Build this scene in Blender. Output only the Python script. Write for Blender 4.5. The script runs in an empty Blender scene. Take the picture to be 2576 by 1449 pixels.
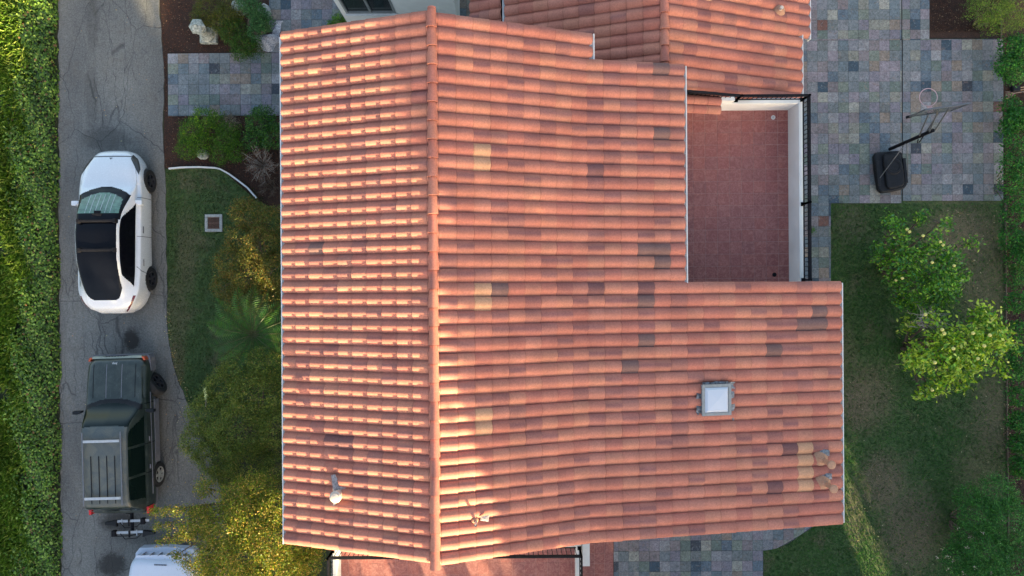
import bpy, math, random
import numpy as np
from mathutils import Vector, Matrix
random.seed(7); RNG = np.random.default_rng(7)
S = bpy.context.scene; C = S.collection

# ---------------------------------------------------------------- camera, sky, sun, exposure
H = 20.6; F = 1717.6; ROT = 0.0065
cam = bpy.data.objects.new('camera', bpy.data.cameras.new('camera')); C.objects.link(cam)
cam.location = (0, 0, H); cam.rotation_euler = (0, 0, -ROT)
cam.data.sensor_width = 36; cam.data.lens = 36 * F / 2576; cam.data.clip_end = 1000
S.camera = cam
SUN = Vector((0.36, -0.91, 0.205)).normalized()
w = bpy.data.worlds.new('World'); S.world = w; w.use_nodes = True
nt = w.node_tree; bg = nt.nodes['Background']
sky = nt.nodes.new('ShaderNodeTexSky'); sky.sky_type = 'NISHITA'; sky.sun_disc = False
sky.sun_elevation = math.asin(SUN.z); sky.sun_rotation = math.atan2(SUN.x, SUN.y)
sky.air_density = 1.0; sky.dust_density = 3.0; sky.ozone_density = 0.4
nt.links.new(sky.outputs[0], bg.inputs[0]); bg.inputs[1].default_value = 0.11
sl = bpy.data.lights.new('sun', 'SUN'); sl.energy = 5.0; sl.angle = math.radians(0.6); sl.color = (1, 0.80, 0.45)
so = bpy.data.objects.new('sun', sl); C.objects.link(so)
so.rotation_euler = SUN.to_track_quat('Z', 'Y').to_euler(); so.location = (8, -20, 12)
S.view_settings.view_transform = 'Standard'; S.view_settings.look = 'None'
S.view_settings.gamma = 1; S.view_settings.use_curve_mapping = False
S.view_settings.exposure = 2.47

# ---------------------------------------------------------------- helpers
def W(px, py, z=0.0):
    """measured photo position at a known height -> place in metres"""
    u = px - 1288; v = py - 724.5
    return ((u - ROT * v) * (H - z) / F, -(v + ROT * u) * (H - z) / F)
def W3(px, py, z=0.0):
    x, y = W(px, py, z); return (x, y, z)

def tag(o, label=None, cat=None, group=None, kind=None):
    if label: o['label'] = label
    if cat: o['category'] = cat
    if group: o['group'] = group
    if kind: o['kind'] = kind
    return o
def empty(name, loc=(0, 0, 0), rz=0.0, parent=None):
    o = bpy.data.objects.new(name, None); C.objects.link(o); o.location = loc; o.rotation_euler = (0, 0, rz)
    o.empty_display_size = 0.2
    if parent: o.parent = parent
    return o
def wloc(o):
    v = Vector((0, 0, 0))
    while o: v = v + o.location; o = o.parent
    return v

class MB:
    def __init__(s): s.v = []; s.f = []; s.c = []; s.n = 0
    def add(s, verts, faces, col=None):
        b = s.n; s.v.extend([tuple(p) for p in verts]); s.n += len(verts)
        s.f.extend([tuple(i + b for i in f) for f in faces])
        s.c.extend([col or (1, 1, 1)] * len(verts) if not isinstance(col, list) else col)
        return s
    def box(s, x0, x1, y0, y1, z0, z1, col=None):
        v = [(x0,y0,z0),(x1,y0,z0),(x1,y1,z0),(x0,y1,z0),(x0,y0,z1),(x1,y0,z1),(x1,y1,z1),(x0,y1,z1)]
        return s.add(v, [(0,3,2,1),(4,5,6,7),(0,1,5,4),(1,2,6,5),(2,3,7,6),(3,0,4,7)], col)
    def prism(s, poly, z0, z1, col=None, zt=None):
        n = len(poly)
        v = [(p[0], p[1], z0) for p in poly] + [(p[0], p[1], (zt(p[0], p[1]) if zt else z1)) for p in poly]
        f = [tuple(range(n - 1, -1, -1)), tuple(range(n, 2 * n))] + [(i, (i+1) % n, n + (i+1) % n, n + i) for i in range(n)]
        return s.add(v, f, col)
    def tube(s, pts, r, n=6, col=None, cap=True):
        pts = [Vector(p) for p in pts]; rr = r if isinstance(r, (list, tuple)) else [r] * len(pts)
        vs = []; fs = []
        for i, p in enumerate(pts):
            d = (pts[min(i+1, len(pts)-1)] - pts[max(i-1, 0)]).normalized()
            a = Vector((0, 0, 1)) if abs(d.z) < .9 else Vector((1, 0, 0))
            e1 = d.cross(a).normalized(); e2 = d.cross(e1)
            for k in range(n):
                t = 2 * math.pi * k / n
                vs.append(p + (e1 * math.cos(t) + e2 * math.sin(t)) * rr[i])
        for i in range(len(pts) - 1):
            for k in range(n):
                fs.append((i*n+k, i*n+(k+1) % n, (i+1)*n+(k+1) % n, (i+1)*n+k))
        if cap:
            fs.append(tuple(range(n-1, -1, -1))); fs.append(tuple((len(pts)-1)*n + k for k in range(n)))
        return s.add(vs, fs, col)
    def lathe(s, cx, cy, prof, n=20, col=None):
        vs = []; fs = []
        for r, z in prof:
            for k in range(n):
                t = 2*math.pi*k/n; vs.append((cx + r*math.cos(t), cy + r*math.sin(t), z))
        for i in range(len(prof) - 1):
            for k in range(n): fs.append((i*n+k, i*n+(k+1) % n, (i+1)*n+(k+1) % n, (i+1)*n+k))
        fs.append(tuple(range(n-1, -1, -1))); fs.append(tuple((len(prof)-1)*n + k for k in range(n)))
        return s.add(vs, fs, col)
    def data(s, name, mat, smooth=False, off=None):
        v = np.array(s.v, dtype=np.float32).reshape(-1, 3)
        if off is not None: v = v - np.array(off, dtype=np.float32)
        me = bpy.data.meshes.new(name); me.from_pydata(v.tolist(), [], s.f)
        if mat: me.materials.append(mat)
        ca = me.color_attributes.new('Col', 'FLOAT_COLOR', 'POINT')
        c = np.array([tuple(q) + (.2,) if len(q) == 3 else tuple(q) for q in s.c], dtype=np.float32).reshape(-1, 4)
        ca.data.foreach_set('color', c.ravel())
        if smooth:
            me.polygons.foreach_set('use_smooth', [True] * len(me.polygons)); me.set_sharp_from_angle(angle=math.radians(38))
        me.update(); return me
    def build(s, name, mat, parent=None, smooth=False, local=False, bevel=0):
        off = None if (local or parent is None) else wloc(parent)
        o = bpy.data.objects.new(name, s.data(name, mat, smooth, off)); C.objects.link(o)
        if parent: o.parent = parent
        if bevel:
            m = o.modifiers.new('bevel', 'BEVEL'); m.width = bevel; m.segments = 2; m.limit_method = 'ANGLE'
        return o

def np_mesh(name, verts, quads, cols, mat, parent=None, smooth=False, off=None):
    """fast mesh from numpy arrays (quads or tris of one size)"""
    me = bpy.data.meshes.new(name); k = quads.shape[1]
    if off is None and parent is not None: off = wloc(parent)
    if off is not None: verts = verts - np.array(off)
    me.vertices.add(len(verts)); me.vertices.foreach_set('co', verts.astype(np.float32).ravel())
    me.loops.add(quads.size); me.loops.foreach_set('vertex_index', quads.astype(np.int32).ravel())
    me.polygons.add(len(quads)); me.polygons.foreach_set('loop_start', np.arange(0, quads.size, k, dtype=np.int32))
    me.update(calc_edges=True); me.materials.append(mat)
    ca = me.color_attributes.new('Col', 'FLOAT_COLOR', 'POINT')
    c = np.ones((len(verts), 4), dtype=np.float32); c[:, :3] = cols; ca.data.foreach_set('color', c.ravel())
    if smooth: me.polygons.foreach_set('use_smooth', [True] * len(me.polygons))
    o = bpy.data.objects.new(name, me); C.objects.link(o)
    if parent: o.parent = parent
    return o

# ---------------------------------------------------------------- materials
class NG:
    def __init__(s, name):
        s.m = bpy.data.materials.new(name); s.m.use_nodes = True; s.t = s.m.node_tree
        s.b = s.t.nodes['Principled BSDF']; s.pos = s.t.nodes.new('ShaderNodeNewGeometry').outputs['Position']
    def N(s, typ, **k):
        n = s.t.nodes.new(typ)
        for a, b in k.items(): setattr(n, a, b)
        return n
    def set(s, sock, v):
        if hasattr(v, 'node'): s.t.links.new(v, sock)
        else: sock.default_value = v
    def math(s, op, a, b=0.0, c=0.0, clamp=False):
        n = s.N('ShaderNodeMath', operation=op, use_clamp=clamp)
        for i, v in enumerate((a, b, c)): s.set(n.inputs[i], v)
        return n.outputs[0]
    def vec(s, scale=(1, 1, 1), loc=(0, 0, 0), src=None):
        n = s.N('ShaderNodeMapping'); s.set(n.inputs['Vector'], src or s.pos)
        n.inputs['Scale'].default_value = scale; n.inputs['Location'].default_value = loc; return n.outputs[0]
    def noise(s, scale, detail=3, rough=0.55, vec=None, dist=0.0):
        n = s.N('ShaderNodeTexNoise'); s.set(n.inputs['Vector'], vec or s.pos)
        n.inputs['Scale'].default_value = scale; n.inputs['Detail'].default_value = detail
        n.inputs['Roughness'].default_value = rough; n.inputs['Distortion'].default_value = dist; return n.outputs[0]
    def vor(s, scale, feature='F1', vec=None, rand=1.0):
        n = s.N('ShaderNodeTexVoronoi', feature=feature); s.set(n.inputs['Vector'], vec or s.pos)
        n.inputs['Scale'].default_value = scale; n.inputs['Randomness'].default_value = rand; return n.outputs['Distance'], n
    def ramp(s, v, a, b, lo=0.0, hi=1.0):
        n = s.N('ShaderNodeMapRange'); n.interpolation_type = 'SMOOTHSTEP'; s.set(n.inputs[0], v)
        for i, x in enumerate((a, b, lo, hi)): n.inputs[i+1].default_value = x
        return n.outputs[0]
    def mix(s, f, a, b, mode='MIX'):
        n = s.N('ShaderNodeMix', data_type='RGBA', blend_type=mode); s.set(n.inputs[0], f)
        for i, v in ((6, a), (7, b)):
            if hasattr(v, 'node'): s.t.links.new(v, n.inputs[i])
            else: n.inputs[i].default_value = (*v[:3], 1)
        return n.outputs[2]
    def scale(s, col, f):   # colour * value
        n = s.N('ShaderNodeVectorMath', operation='SCALE'); s.set(n.inputs[0], col); s.set(n.inputs['Scale'], f); return n.outputs[0]
    def attr(s): return s.N('ShaderNodeAttribute', attribute_name='Col').outputs['Color']
    def col(s, c):
        if hasattr(c, 'node'): s.t.links.new(c, s.b.inputs['Base Color'])
        else: s.b.inputs['Base Color'].default_value = (*c[:3], 1)
    def bump(s, h, strength=0.3, dist=0.01):
        n = s.N('ShaderNodeBump'); n.inputs['Strength'].default_value = strength; n.inputs['Distance'].default_value = dist
        s.t.links.new(h, n.inputs['Height']); s.t.links.new(n.outputs[0], s.b.inputs['Normal'])
    def rough(s, r): s.set(s.b.inputs['Roughness'], r)
def dist_mask(g, x, y, rx, ry, soft=0.35, nz=0.5):
    """blotch with an uneven outline round a real place (stains, worn patches)"""
    n = g.N('ShaderNodeVectorMath', operation='SUBTRACT'); g.set(n.inputs[0], g.pos); n.inputs[1].default_value = (x, y, 0)
    m = g.N('ShaderNodeVectorMath', operation='MULTIPLY'); g.set(m.inputs[0], n.outputs[0]); m.inputs[1].default_value = (1/rx, 1/ry, 0)
    l = g.N('ShaderNodeVectorMath', operation='LENGTH'); g.set(l.inputs[0], m.outputs[0])
    d = g.math('ADD', l.outputs['Value'], g.math('MULTIPLY', g.math('SUBTRACT', g.noise(7, 7, 0.8, dist=.6), 0.5), nz * 3.2))
    return g.ramp(d, 1 - soft, 1 + soft, 1, 0)
def simple(name, col, rough=0.6, metal=0.0, var=0.12, nscale=12, bump=0.0, coat=0.0):
    g = NG(name); n = g.noise(nscale, 4, 0.6)
    g.col(g.scale(g.mix(0.0, col, col), g.ramp(n, 0.25, 0.75, 1 - var, 1 + var)))
    g.rough(g.ramp(g.noise(nscale * 3, 3), 0.3, 0.7, max(0, rough - 0.06), min(1, rough + 0.06)))
    g.b.inputs['Metallic'].default_value = metal
    if coat: g.b.inputs['Coat Weight'].default_value = coat; g.b.inputs['Coat Roughness'].default_value = 0.05
    if bump: g.bump(g.noise(nscale * 6, 3), bump, 0.004)
    return g.m

def m_tile():
    g = NG('terracotta'); a = g.attr()
    n1 = g.noise(1.7, 3); n2 = g.noise(26, 4, 0.7); n3 = g.noise(180, 2, 0.7)
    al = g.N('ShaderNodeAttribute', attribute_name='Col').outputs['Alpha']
    band = g.math('MULTIPLY', g.ramp(al, .026, .031, 0, 1), g.ramp(al, .036, .058, 1, 0))  # dark strip below each course lap: joint shade painted into the colour
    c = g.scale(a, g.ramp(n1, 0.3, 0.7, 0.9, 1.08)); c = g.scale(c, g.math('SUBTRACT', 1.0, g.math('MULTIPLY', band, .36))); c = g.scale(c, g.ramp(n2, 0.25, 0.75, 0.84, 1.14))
    c = g.mix(g.ramp(g.noise(7, 6, 0.8, g.vec(loc=(4, 4, 0)), 1.0), 0.60, 0.72, 0, 0.3), c, (0.30, 0.155, 0.12)); c = g.mix(g.ramp(g.noise(60, 2, 0.7, g.vec(loc=(1, 8, 0))), 0.74, 0.8, 0, 0.5), c, (0.5, 0.36, 0.28))
    c = g.scale(c, g.ramp(n3, 0.2, 0.8, 0.8, 1.2))
    streak = g.noise(3.0, 4, 0.6, g.vec((1.2, 9, 1)))
    c = g.mix(g.ramp(streak, 0.64, 0.8, 0, 0.16), c, (0.28, 0.12, 0.09))
    g.col(c); g.rough(0.82); g.b.inputs['Specular IOR Level'].default_value = 0.25
    g.bump(g.math('ADD', n3, g.math('MULTIPLY', n2, 0.6)), 0.35, 0.003); return g.m
def m_slate():
    g = NG('slate'); a = g.attr()
    n1 = g.noise(7, 6, 0.7, dist=1.2); n2 = g.noise(15, 6, 0.7, dist=1.0); n3 = g.noise(2.2, 3)
    c = g.scale(a, g.ramp(n2, 0.28, 0.72, 0.5, 1.45))
    c = g.mix(g.ramp(n1, 0.56, 0.68, 0, 0.5), c, (0.23, 0.15, 0.11))
    c = g.mix(g.ramp(g.noise(11, 5, 0.7, g.vec(loc=(5, 3, 0)), 1.0), 0.55, 0.66, 0, 0.5), c, (0.22, 0.24, 0.24))
    c = g.mix(g.ramp(g.noise(16, 6, 0.75, g.vec(loc=(9, 1, 0)), 1.6), 0.54, 0.62, 0, 0.5), c, (0.07, 0.085, 0.10))
    c = g.scale(c, g.ramp(n3, 0.3, 0.7, 0.9, 1.1))
    g.col(c); g.rough(g.ramp(n2, 0.3, 0.7, 0.55, 0.8)); g.bump(g.math('ADD', n1, g.math('MULTIPLY', n2, 0.5)), 0.5, 0.008); return g.m
def m_asphalt():
    g = NG('asphalt')
    sp = g.noise(48, 3, 0.85); sp2 = g.noise(22, 4, 0.8); big = g.noise(0.55, 4, 0.6, g.vec((1.6, .5, 1)))
    base = g.mix(g.ramp(big, 0.3, 0.7), (0.10, 0.099, 0.096), (0.148, 0.145, 0.136))
    base = g.scale(base, g.ramp(sp2, 0.3, 0.7, 0.72, 1.28))
    base = g.mix(g.ramp(sp, 0.58, 0.72, 0, 0.75), base, (0.33, 0.33, 0.32))
    base = g.mix(g.ramp(sp, 0.42, 0.3, 0, 0.6), base, (0.03, 0.03, 0.033))
    wob = g.noise(1.6, 4, 0.65); off = g.N('ShaderNodeVectorMath', operation='MULTIPLY_ADD')
    nn = g.N('ShaderNodeTexNoise'); nn.inputs['Scale'].default_value = 2.2; nn.inputs['Detail'].default_value = 5; g.set(nn.inputs['Vector'], g.pos)
    g.set(off.inputs[0], nn.outputs['Color']); off.inputs[1].default_value = (0.36, 0.3, 0); g.set(off.inputs[2], g.pos)
    v1, _ = g.vor(1.0, 'DISTANCE_TO_EDGE', g.vec((2.9, 0.34, 1), src=off.outputs[0]))
    v2, _ = g.vor(1.0, 'DISTANCE_TO_EDGE', g.vec((0.55, 0.33, 1), (3, 7, 0), src=off.outputs[0]))
    k1 = g.math('MULTIPLY', g.ramp(v1, 0.0, 0.026, 1, 0), g.ramp(g.noise(0.7, 2), 0.42, 0.6, 0, 0.8))
    k2 = g.ramp(v2, 0.0, 0.007, 1, 0)
    v3, _ = g.vor(1.0, 'DISTANCE_TO_EDGE', g.vec((6.5, 3.2, 1), (1, 4, 0), src=off.outputs[0]))
    k3 = g.math('MULTIPLY', g.ramp(v3, 0.0, 0.035, 1, 0), g.ramp(g.noise(0.8, 3, vec=g.vec(loc=(7, 2, 0))), 0.48, 0.62, 0, 0.55))
    crack = g.math('MAXIMUM', g.math('MAXIMUM', k1, k3), g.math('MULTIPLY', k2, 0.85))
    base = g.mix(g.ramp(g.noise(1.3, 4, 0.65, g.vec(loc=(2, 9, 0))), 0.45, 0.7, 0, 0.5), base, g.scale(base, 1.22)); base = g.mix(g.ramp(g.noise(2.1, 5, 0.7), 0.5, 0.7, 0, 0.35), base, (0.115, 0.10, 0.082))
    base = g.mix(g.math('MULTIPLY', crack, 0.8), base, (0.022, 0.023, 0.026))
    for x, y, rx, ry, s in STAINS:
        base = g.mix(g.math('MULTIPLY', dist_mask(g, x, y, rx, ry), s), base, (0.018, 0.016, 0.015))
    g.col(base); g.rough(0.88); g.bump(g.math('SUBTRACT', g.math('ADD', sp, sp2), g.math('MULTIPLY', crack, 2)), 0.5, 0.008); return g.m
STAINS = [(*W(333, 855), .24, .33, .95), (*W(300, 1312), .55, .28, .75), (*W(283, 1420), .42, .36, .85), (*W(340, 1345), .6, .25, .3),
          (*W(268, 350), .7, .35, .45), (*W(235, 60), .18, .8, .3), (*W(232, 240), .2, .9, .3)]
def m_lawn(dry):
    g = NG('lawn_ground'); n = g.noise(1.1, 5, 0.65); n2 = g.noise(60, 3, 0.8); n3 = g.noise(9, 4, 0.7)
    c = g.mix(g.ramp(n3, 0.35, 0.65), (0.036, 0.072, 0.02), (0.07, 0.12, 0.034))
    d = g.ramp(n, 0.5, 0.66, 0, 0.5)
    for x, y, rx, ry, s in dry: d = g.math('MAXIMUM', d, g.math('MULTIPLY', dist_mask(g, x, y, rx, ry, 0.5, 0.6), s*.95))
    c = g.mix(d, c, (0.16, 0.12, 0.075)); c = g.scale(c, g.ramp(n2, 0.25, 0.75, 0.45, 1.6))
    g.col(c); g.rough(0.95); g.bump(n2, 0.8, 0.03); return g.m
def m_mulch():
    g = NG('mulch'); n = g.noise(45, 4, 0.8, dist=1.5); d, vn = g.vor(38)
    c = g.mix(g.ramp(n, 0.35, 0.7), (0.018, 0.009, 0.006), (0.085, 0.036, 0.022))
    c = g.mix(g.ramp(g.noise(120, 2, 0.8), 0.66, 0.74, 0, 0.6), c, (0.22, 0.14, 0.09))
    c = g.scale(c, g.ramp(g.noise(1.5, 3), 0.3, 0.7, 0.75, 1.25))
    g.col(c); g.rough(0.95); g.bump(n, 1.0, 0.03); return g.m
def m_soil():
    g = NG('soil'); n = g.noise(25, 4, 0.8); g.col(g.mix(n, (0.02, 0.028, 0.012), (0.045, 0.05, 0.02))); g.rough(0.95); g.bump(n, .6, .03); return g.m
def m_leaf(name='foliage', trans=0.3, rough=0.5):
    g = NG(name); a = g.attr(); n = g.noise(14, 3)
    hs = g.N('ShaderNodeHueSaturation'); hs.inputs['Saturation'].default_value = 1.12; hs.inputs['Value'].default_value = 1.3; g.set(hs.inputs['Color'], a)
    c = g.scale(hs.outputs[0], g.ramp(n, 0.3, 0.7, 0.8, 1.2)); g.col(c); g.rough(rough); g.b.inputs['Specular IOR Level'].default_value = 0.35
    tr = g.N('ShaderNodeBsdfTranslucent'); g.t.links.new(c, tr.inputs[0])
    mx = g.N('ShaderNodeMixShader'); mx.inputs[0].default_value = trans
    g.t.links.new(g.b.outputs[0], mx.inputs[1]); g.t.links.new(tr.outputs[0], mx.inputs[2])
    g.t.links.new(mx.outputs[0], g.t.nodes['Material Output'].inputs[0]); return g.m
def m_terrace():
    g = NG('terrace_tile'); a = g.attr(); n = g.noise(9, 6, 0.75, dist=1.5); n2 = g.noise(50, 4, 0.7)
    c = g.mix(g.ramp(n, 0.42, 0.62), (0.24, 0.076, 0.066), (0.345, 0.14, 0.118)); c = g.mix(1.0, c, a, 'MULTIPLY')
    c = g.scale(c, g.ramp(n2, 0.3, 0.7, 0.88, 1.12)); g.col(c); g.rough(0.7); g.bump(n2, .2, .003); return g.m
def m_stone(name, a, b, sc=14):
    g = NG(name); n = g.noise(sc, 6, 0.75, dist=.6); c = g.mix(g.ramp(n, 0.35, 0.62), b, a); g.col(c); g.rough(.9); g.bump(n, .6, .01); return g.m
def m_bird():
    g = NG('bird_mesh'); d, _ = g.vor(60); c = g.mix(g.ramp(d, 0.2, 0.5), (0.5, 0.5, 0.5), (0.22, 0.22, 0.22)); g.col(c); g.rough(.5); g.bump(d, .8, .006); return g.m
def m_stucco():
    g = NG('stucco'); n = g.noise(60, 3, .7); n2 = g.noise(1.6, 4); c = g.mix(g.ramp(n2, .35, .7), (0.66, .65, .63), (.74, .73, .71))
    g.col(c); g.rough(.9); g.bump(n, .4, .004); return g.m
def m_jeep():
    g = NG('faded_green_paint'); n = g.noise(3.2, 6, .7, dist=.6); n2 = g.noise(90, 3, .8); st = g.noise(7, 5, .7, g.vec((2.2, .5, 1)))
    c = g.mix(g.ramp(n, .4, .65, 0, .55), (0.014, 0.023, 0.021), (0.04, 0.052, 0.048))
    dust = g.math('MULTIPLY', g.ramp(st, .5, .72), g.ramp(n2, .5, .68)); c = g.mix(g.math('MULTIPLY', dust, .55), c, (.28, .3, .3))
    g.col(c); g.rough(g.ramp(n, .3, .7, .32, .5)); g.b.inputs['Coat Weight'].default_value = .3; g.b.inputs['Coat Roughness'].default_value = .2; return g.m
def m_jeeproof():
    g = NG('faded_roof_paint'); n = g.noise(2.6, 6, .7, dist=.8); n2 = g.noise(70, 3, .8)
    c = g.mix(g.ramp(n, .38, .62), (0.058, 0.072, 0.077), (0.092, 0.098, 0.088)); c = g.mix(g.ramp(n2, .6, .75, 0, .5), c, (.32, .33, .34))
    g.col(c); g.rough(.6); return g.m
def m_oldwhite():
    g = NG('chalky_white_paint'); n = g.noise(10, 5, .7, g.vec((2.4, .6, 1))); n2 = g.noise(45, 4, .8, g.vec((3.5, .7, 1)))
    c = g.mix(g.math('MULTIPLY', g.ramp(n, .52, .6), g.ramp(n2, .57, .66)), (.52, .56, .66), (.12, .12, .14)); g.col(c); g.rough(.5); return g.m
def low_spec(m, v):
    m.node_tree.nodes['Principled BSDF'].inputs['Specular IOR Level'].default_value = v; return m
def glass_mat(name, col, rough=.04):
    g = NG(name); g.col(col); g.rough(rough); g.b.inputs['Specular IOR Level'].default_value = .28; return g.m

M = dict(tile=m_tile(), slate=m_slate(), asphalt=m_asphalt(), mulch=m_mulch(), soil=m_soil(), leaf=m_leaf(), terrace=m_terrace(),
    citrus=m_leaf('citrus_leaf', .25, .38), bird=m_bird(), stucco=m_stucco(), white=simple('white_trim', (.62, .62, .62), .5, var=.06),
    black=low_spec(simple('black_iron', (.009, .009, .012), .55, var=.2), .12), deck=simple('roof_deck', (.05, .03, .025), .9),
    grout=simple('grout', (.05, .052, .055), .9, var=.2, nscale=30), tgrout=simple('terrace_grout', (.40, .24, .21), .9),
    stone=m_stone('weathered_stone', (.42, .43, .38), (.14, .15, .13)), concrete=m_stone('concrete', (.36, .36, .34), (.22, .22, .21), 20),
    bark=m_stone('bark', (.16, .12, .09), (.05, .035, .025), 30), twig=simple('dry_twig', (.3, .26, .22), .9), rust=simple('rusty_iron', (.13, .07, .05), .8, var=.3, nscale=40),
    evwhite=simple('pearl_white_paint', (.60, .615, .655), .25, var=.015, coat=.8), evglass=low_spec(glass_mat('tinted_glass', (.003, .0035, .006)), .16),
    carglass=low_spec(glass_mat('green_tinted_glass', (.004, .010, .009)), .22),
    shade=simple('folded_sun_shade', (.085, .165, .125), .2, var=.4, nscale=9), tyre=simple('tyre_rubber', (.012, .012, .014), .8), gap=simple('panel_gap', (.10, .10, .11), .6),
    rimblack=simple('black_rim', (.02, .02, .026), .35), alloy=simple('alloy', (.5, .49, .46), .4, .6), jeep=m_jeep(), jroof=m_jeeproof(),
    cladding=simple('grey_cladding', (.14, .14, .165), .6, var=.15), amber=simple('amber_lens', (.38, .07, .025), .3), red=simple('red_lens', (.5, .02, .02), .25), darkred=simple('dark_red_lens', (.11, .012, .02), .25), chrome=simple('chrome_text', (.7, .7, .7), .3, .5),
    lamp=simple('clear_lens', (.28, .3, .24), .3, coat=.5), oldwhite=m_oldwhite(), darkplastic=low_spec(simple('dark_plastic', (.010, .011, .014), .5, var=.25, bump=.1), .22),
    rail=simple('rack_rail', (.12, .13, .15), .5, .2), steel=simple('grey_steel', (.11, .12, .135), .45, .4), silver=simple('silver_tray', (.42, .44, .47), .4, .4),
    pink=simple('faded_pink_rim', (.55, .35, .36), .5), acrylic=None, plastic=None,
    skylight=None, lead=simple('lead_flashing', (.16, .17, .19), .6, .3, var=.6, nscale=22, bump=.5), tan=simple('tan_mortar', (.40, .215, .135), .9, var=.15, nscale=40, bump=.3),
    foil=simple('foil_flashing', (.27, .23, .23), .6, .15, var=.5, nscale=20, bump=.6), cream=simple('cream_vent', (.52, .43, .36), .6), pot=simple('terracotta_pot', (.16, .08, .07), .8),
    wood=simple('old_wood', (.34, .24, .16), .9, var=.3), woodgrey=simple('weathered_edging', (.12, .09, .07), .9), lemon=simple('lemon_skin', (.62, .55, .16), .5, var=.1),
    winframe=simple('window_frame', (.22, .23, .23), .5), winglass=glass_mat('window_glass', (.010, .018, .017)), rakegrey=simple('rake_tines', (.26, .21, .2), .6, .3),
    petal=simple('faded_flower', (.5, .44, .38), .8))
g = NG('plastic_sheet'); n = g.noise(9, 6, .75, dist=1.5); g.col(g.mix(g.ramp(g.noise(22, 6, .8, dist=1.5), .4, .6), (.2, .205, .24), (.62, .63, .7))); g.rough(.25); g.bump(n, 1, .05); M['plastic'] = g.m
g = NG('acrylic_board'); g.col((.05, .06, .06)); g.rough(.15); g.b.inputs['Alpha'].default_value = .5; M['acrylic'] = g.m
g = NG('skylight_dome'); g.col((.47, .50, .57)); g.rough(.25); g.b.inputs['Coat Weight'].default_value = .4; M['skylight'] = g.m

# ---------------------------------------------------------------- the setting
def sheet(name, pts, z, mat, wpts=False, label=None):
    p = [(*(q if wpts else W(*q)), z) for q in pts]
    mb = MB(); mb.add(p, [tuple(range(len(p)))])
    o = mb.build(name, mat); me = o.data
    if me.polygons[0].normal.z < 0: me.flip_normals()
    tag(o, kind='structure'); return o
sheet('ground', [(-150, -150), (150, -150), (150, 150), (-150, 150)], 0.0, M['soil'], True)
drive = [(152, -300), (398, -300), (402, 0), (407, 100), (415, 200), (411, 300), (417, 440), (420, 600), (421, 780), (426, 860), (441, 930), (475, 1020), (520, 1100), (560, 1250), (590, 1449), (600, 1800), (158, 1800), (152, 800), (148, 0)]
def densify(pts, step=18, amp=2.2):
    out = []
    for i, p in enumerate(pts):
        q = pts[(i+1) % len(pts)]; L = math.dist(p, q); n = max(1, int(L / step))
        for k in range(n):
            t = k / n; out.append((p[0]+(q[0]-p[0])*t + (random.uniform(-amp, amp) if k else 0), p[1]+(q[1]-p[1])*t + (random.uniform(-amp, amp) if k else 0)))
    return out
def sheet_tri(name, pts, z, mat, edge=0.03):
    import bmesh
    p = [(*W(*q), z) for q in pts]; bm = bmesh.new(); vs = [bm.verts.new(q) for q in p]; f = bm.faces.new(vs); bm.normal_update()
    if f.normal.z < 0: bmesh.ops.reverse_faces(bm, faces=[f])
    r = bmesh.ops.extrude_face_region(bm, geom=[f]); nf = [e for e in r['geom'] if isinstance(e, bmesh.types.BMFace)]
    bmesh.ops.translate(bm, vec=(0, 0, 0), verts=[e for e in r['geom'] if isinstance(e, bmesh.types.BMVert)])
    for v in vs: v.co.z = z - edge
    bmesh.ops.triangulate(bm, faces=bm.faces[:])
    me = bpy.data.meshes.new(name); bm.to_mesh(me); bm.free(); me.materials.append(mat)
    o = bpy.data.objects.new(name, me); C.objects.link(o); return tag(o, kind='structure')
sheet_tri('driveway', densify(drive), 0.035, M['asphalt'])
lawnL = m_lawn([(*W(470, 640), .3, 1.2, .5), (*W(450, 780), .3, 1.2, .45), (*W(445, 900), .25, .8, .6)])
lawnR = m_lawn([(*W(2420, 600), 1.3, 1.0, .85), (*W(2480, 720), .8, 1.6, .7), (*W(2140, 560), .5, .6, .5), (*W(2180, 1000), .8, 1.0, .7), (*W(2120, 900), .4, 1, .5),
    (*W(2500, 1050), .7, 1.4, .7), (*W(2220, 1215), .7, .9, .9), (*W(2290, 1330), .9, 1.3, .9), (*W(2470, 1180), .8, 1, .5), (*W(2160, 1010), .5, .9, .9), (*W(2150, 1290), .25, 1.0, .7)])  # last patch: sunlit streak painted in with the dry grass tone
sheet('lawn', [(417, 425), (555, 422), (640, 470), (720, 560), (760, 1000), (520, 1100), (470, 1010), (440, 930), (424, 860), (421, 780), (419, 600)], 0.012, lawnL)
sheet('lawn', [(1600, 500), (2531, 503), (2540, 1600), (1500, 1600)], 0.012, lawnR)
sheet('mulch_bed', [(400, -200), (760, -200), (760, 560), (640, 500), (555, 424), (412, 424), (415, 200), (402, 0)], 0.016, M['mulch'])
sheet('mulch_bed', [(2336, -200), (2800, -200), (2800, 1700), (2542, 1700), (2529, 500), (2520, 97), (2336, 97)], 0.02, M['mulch'])

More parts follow.
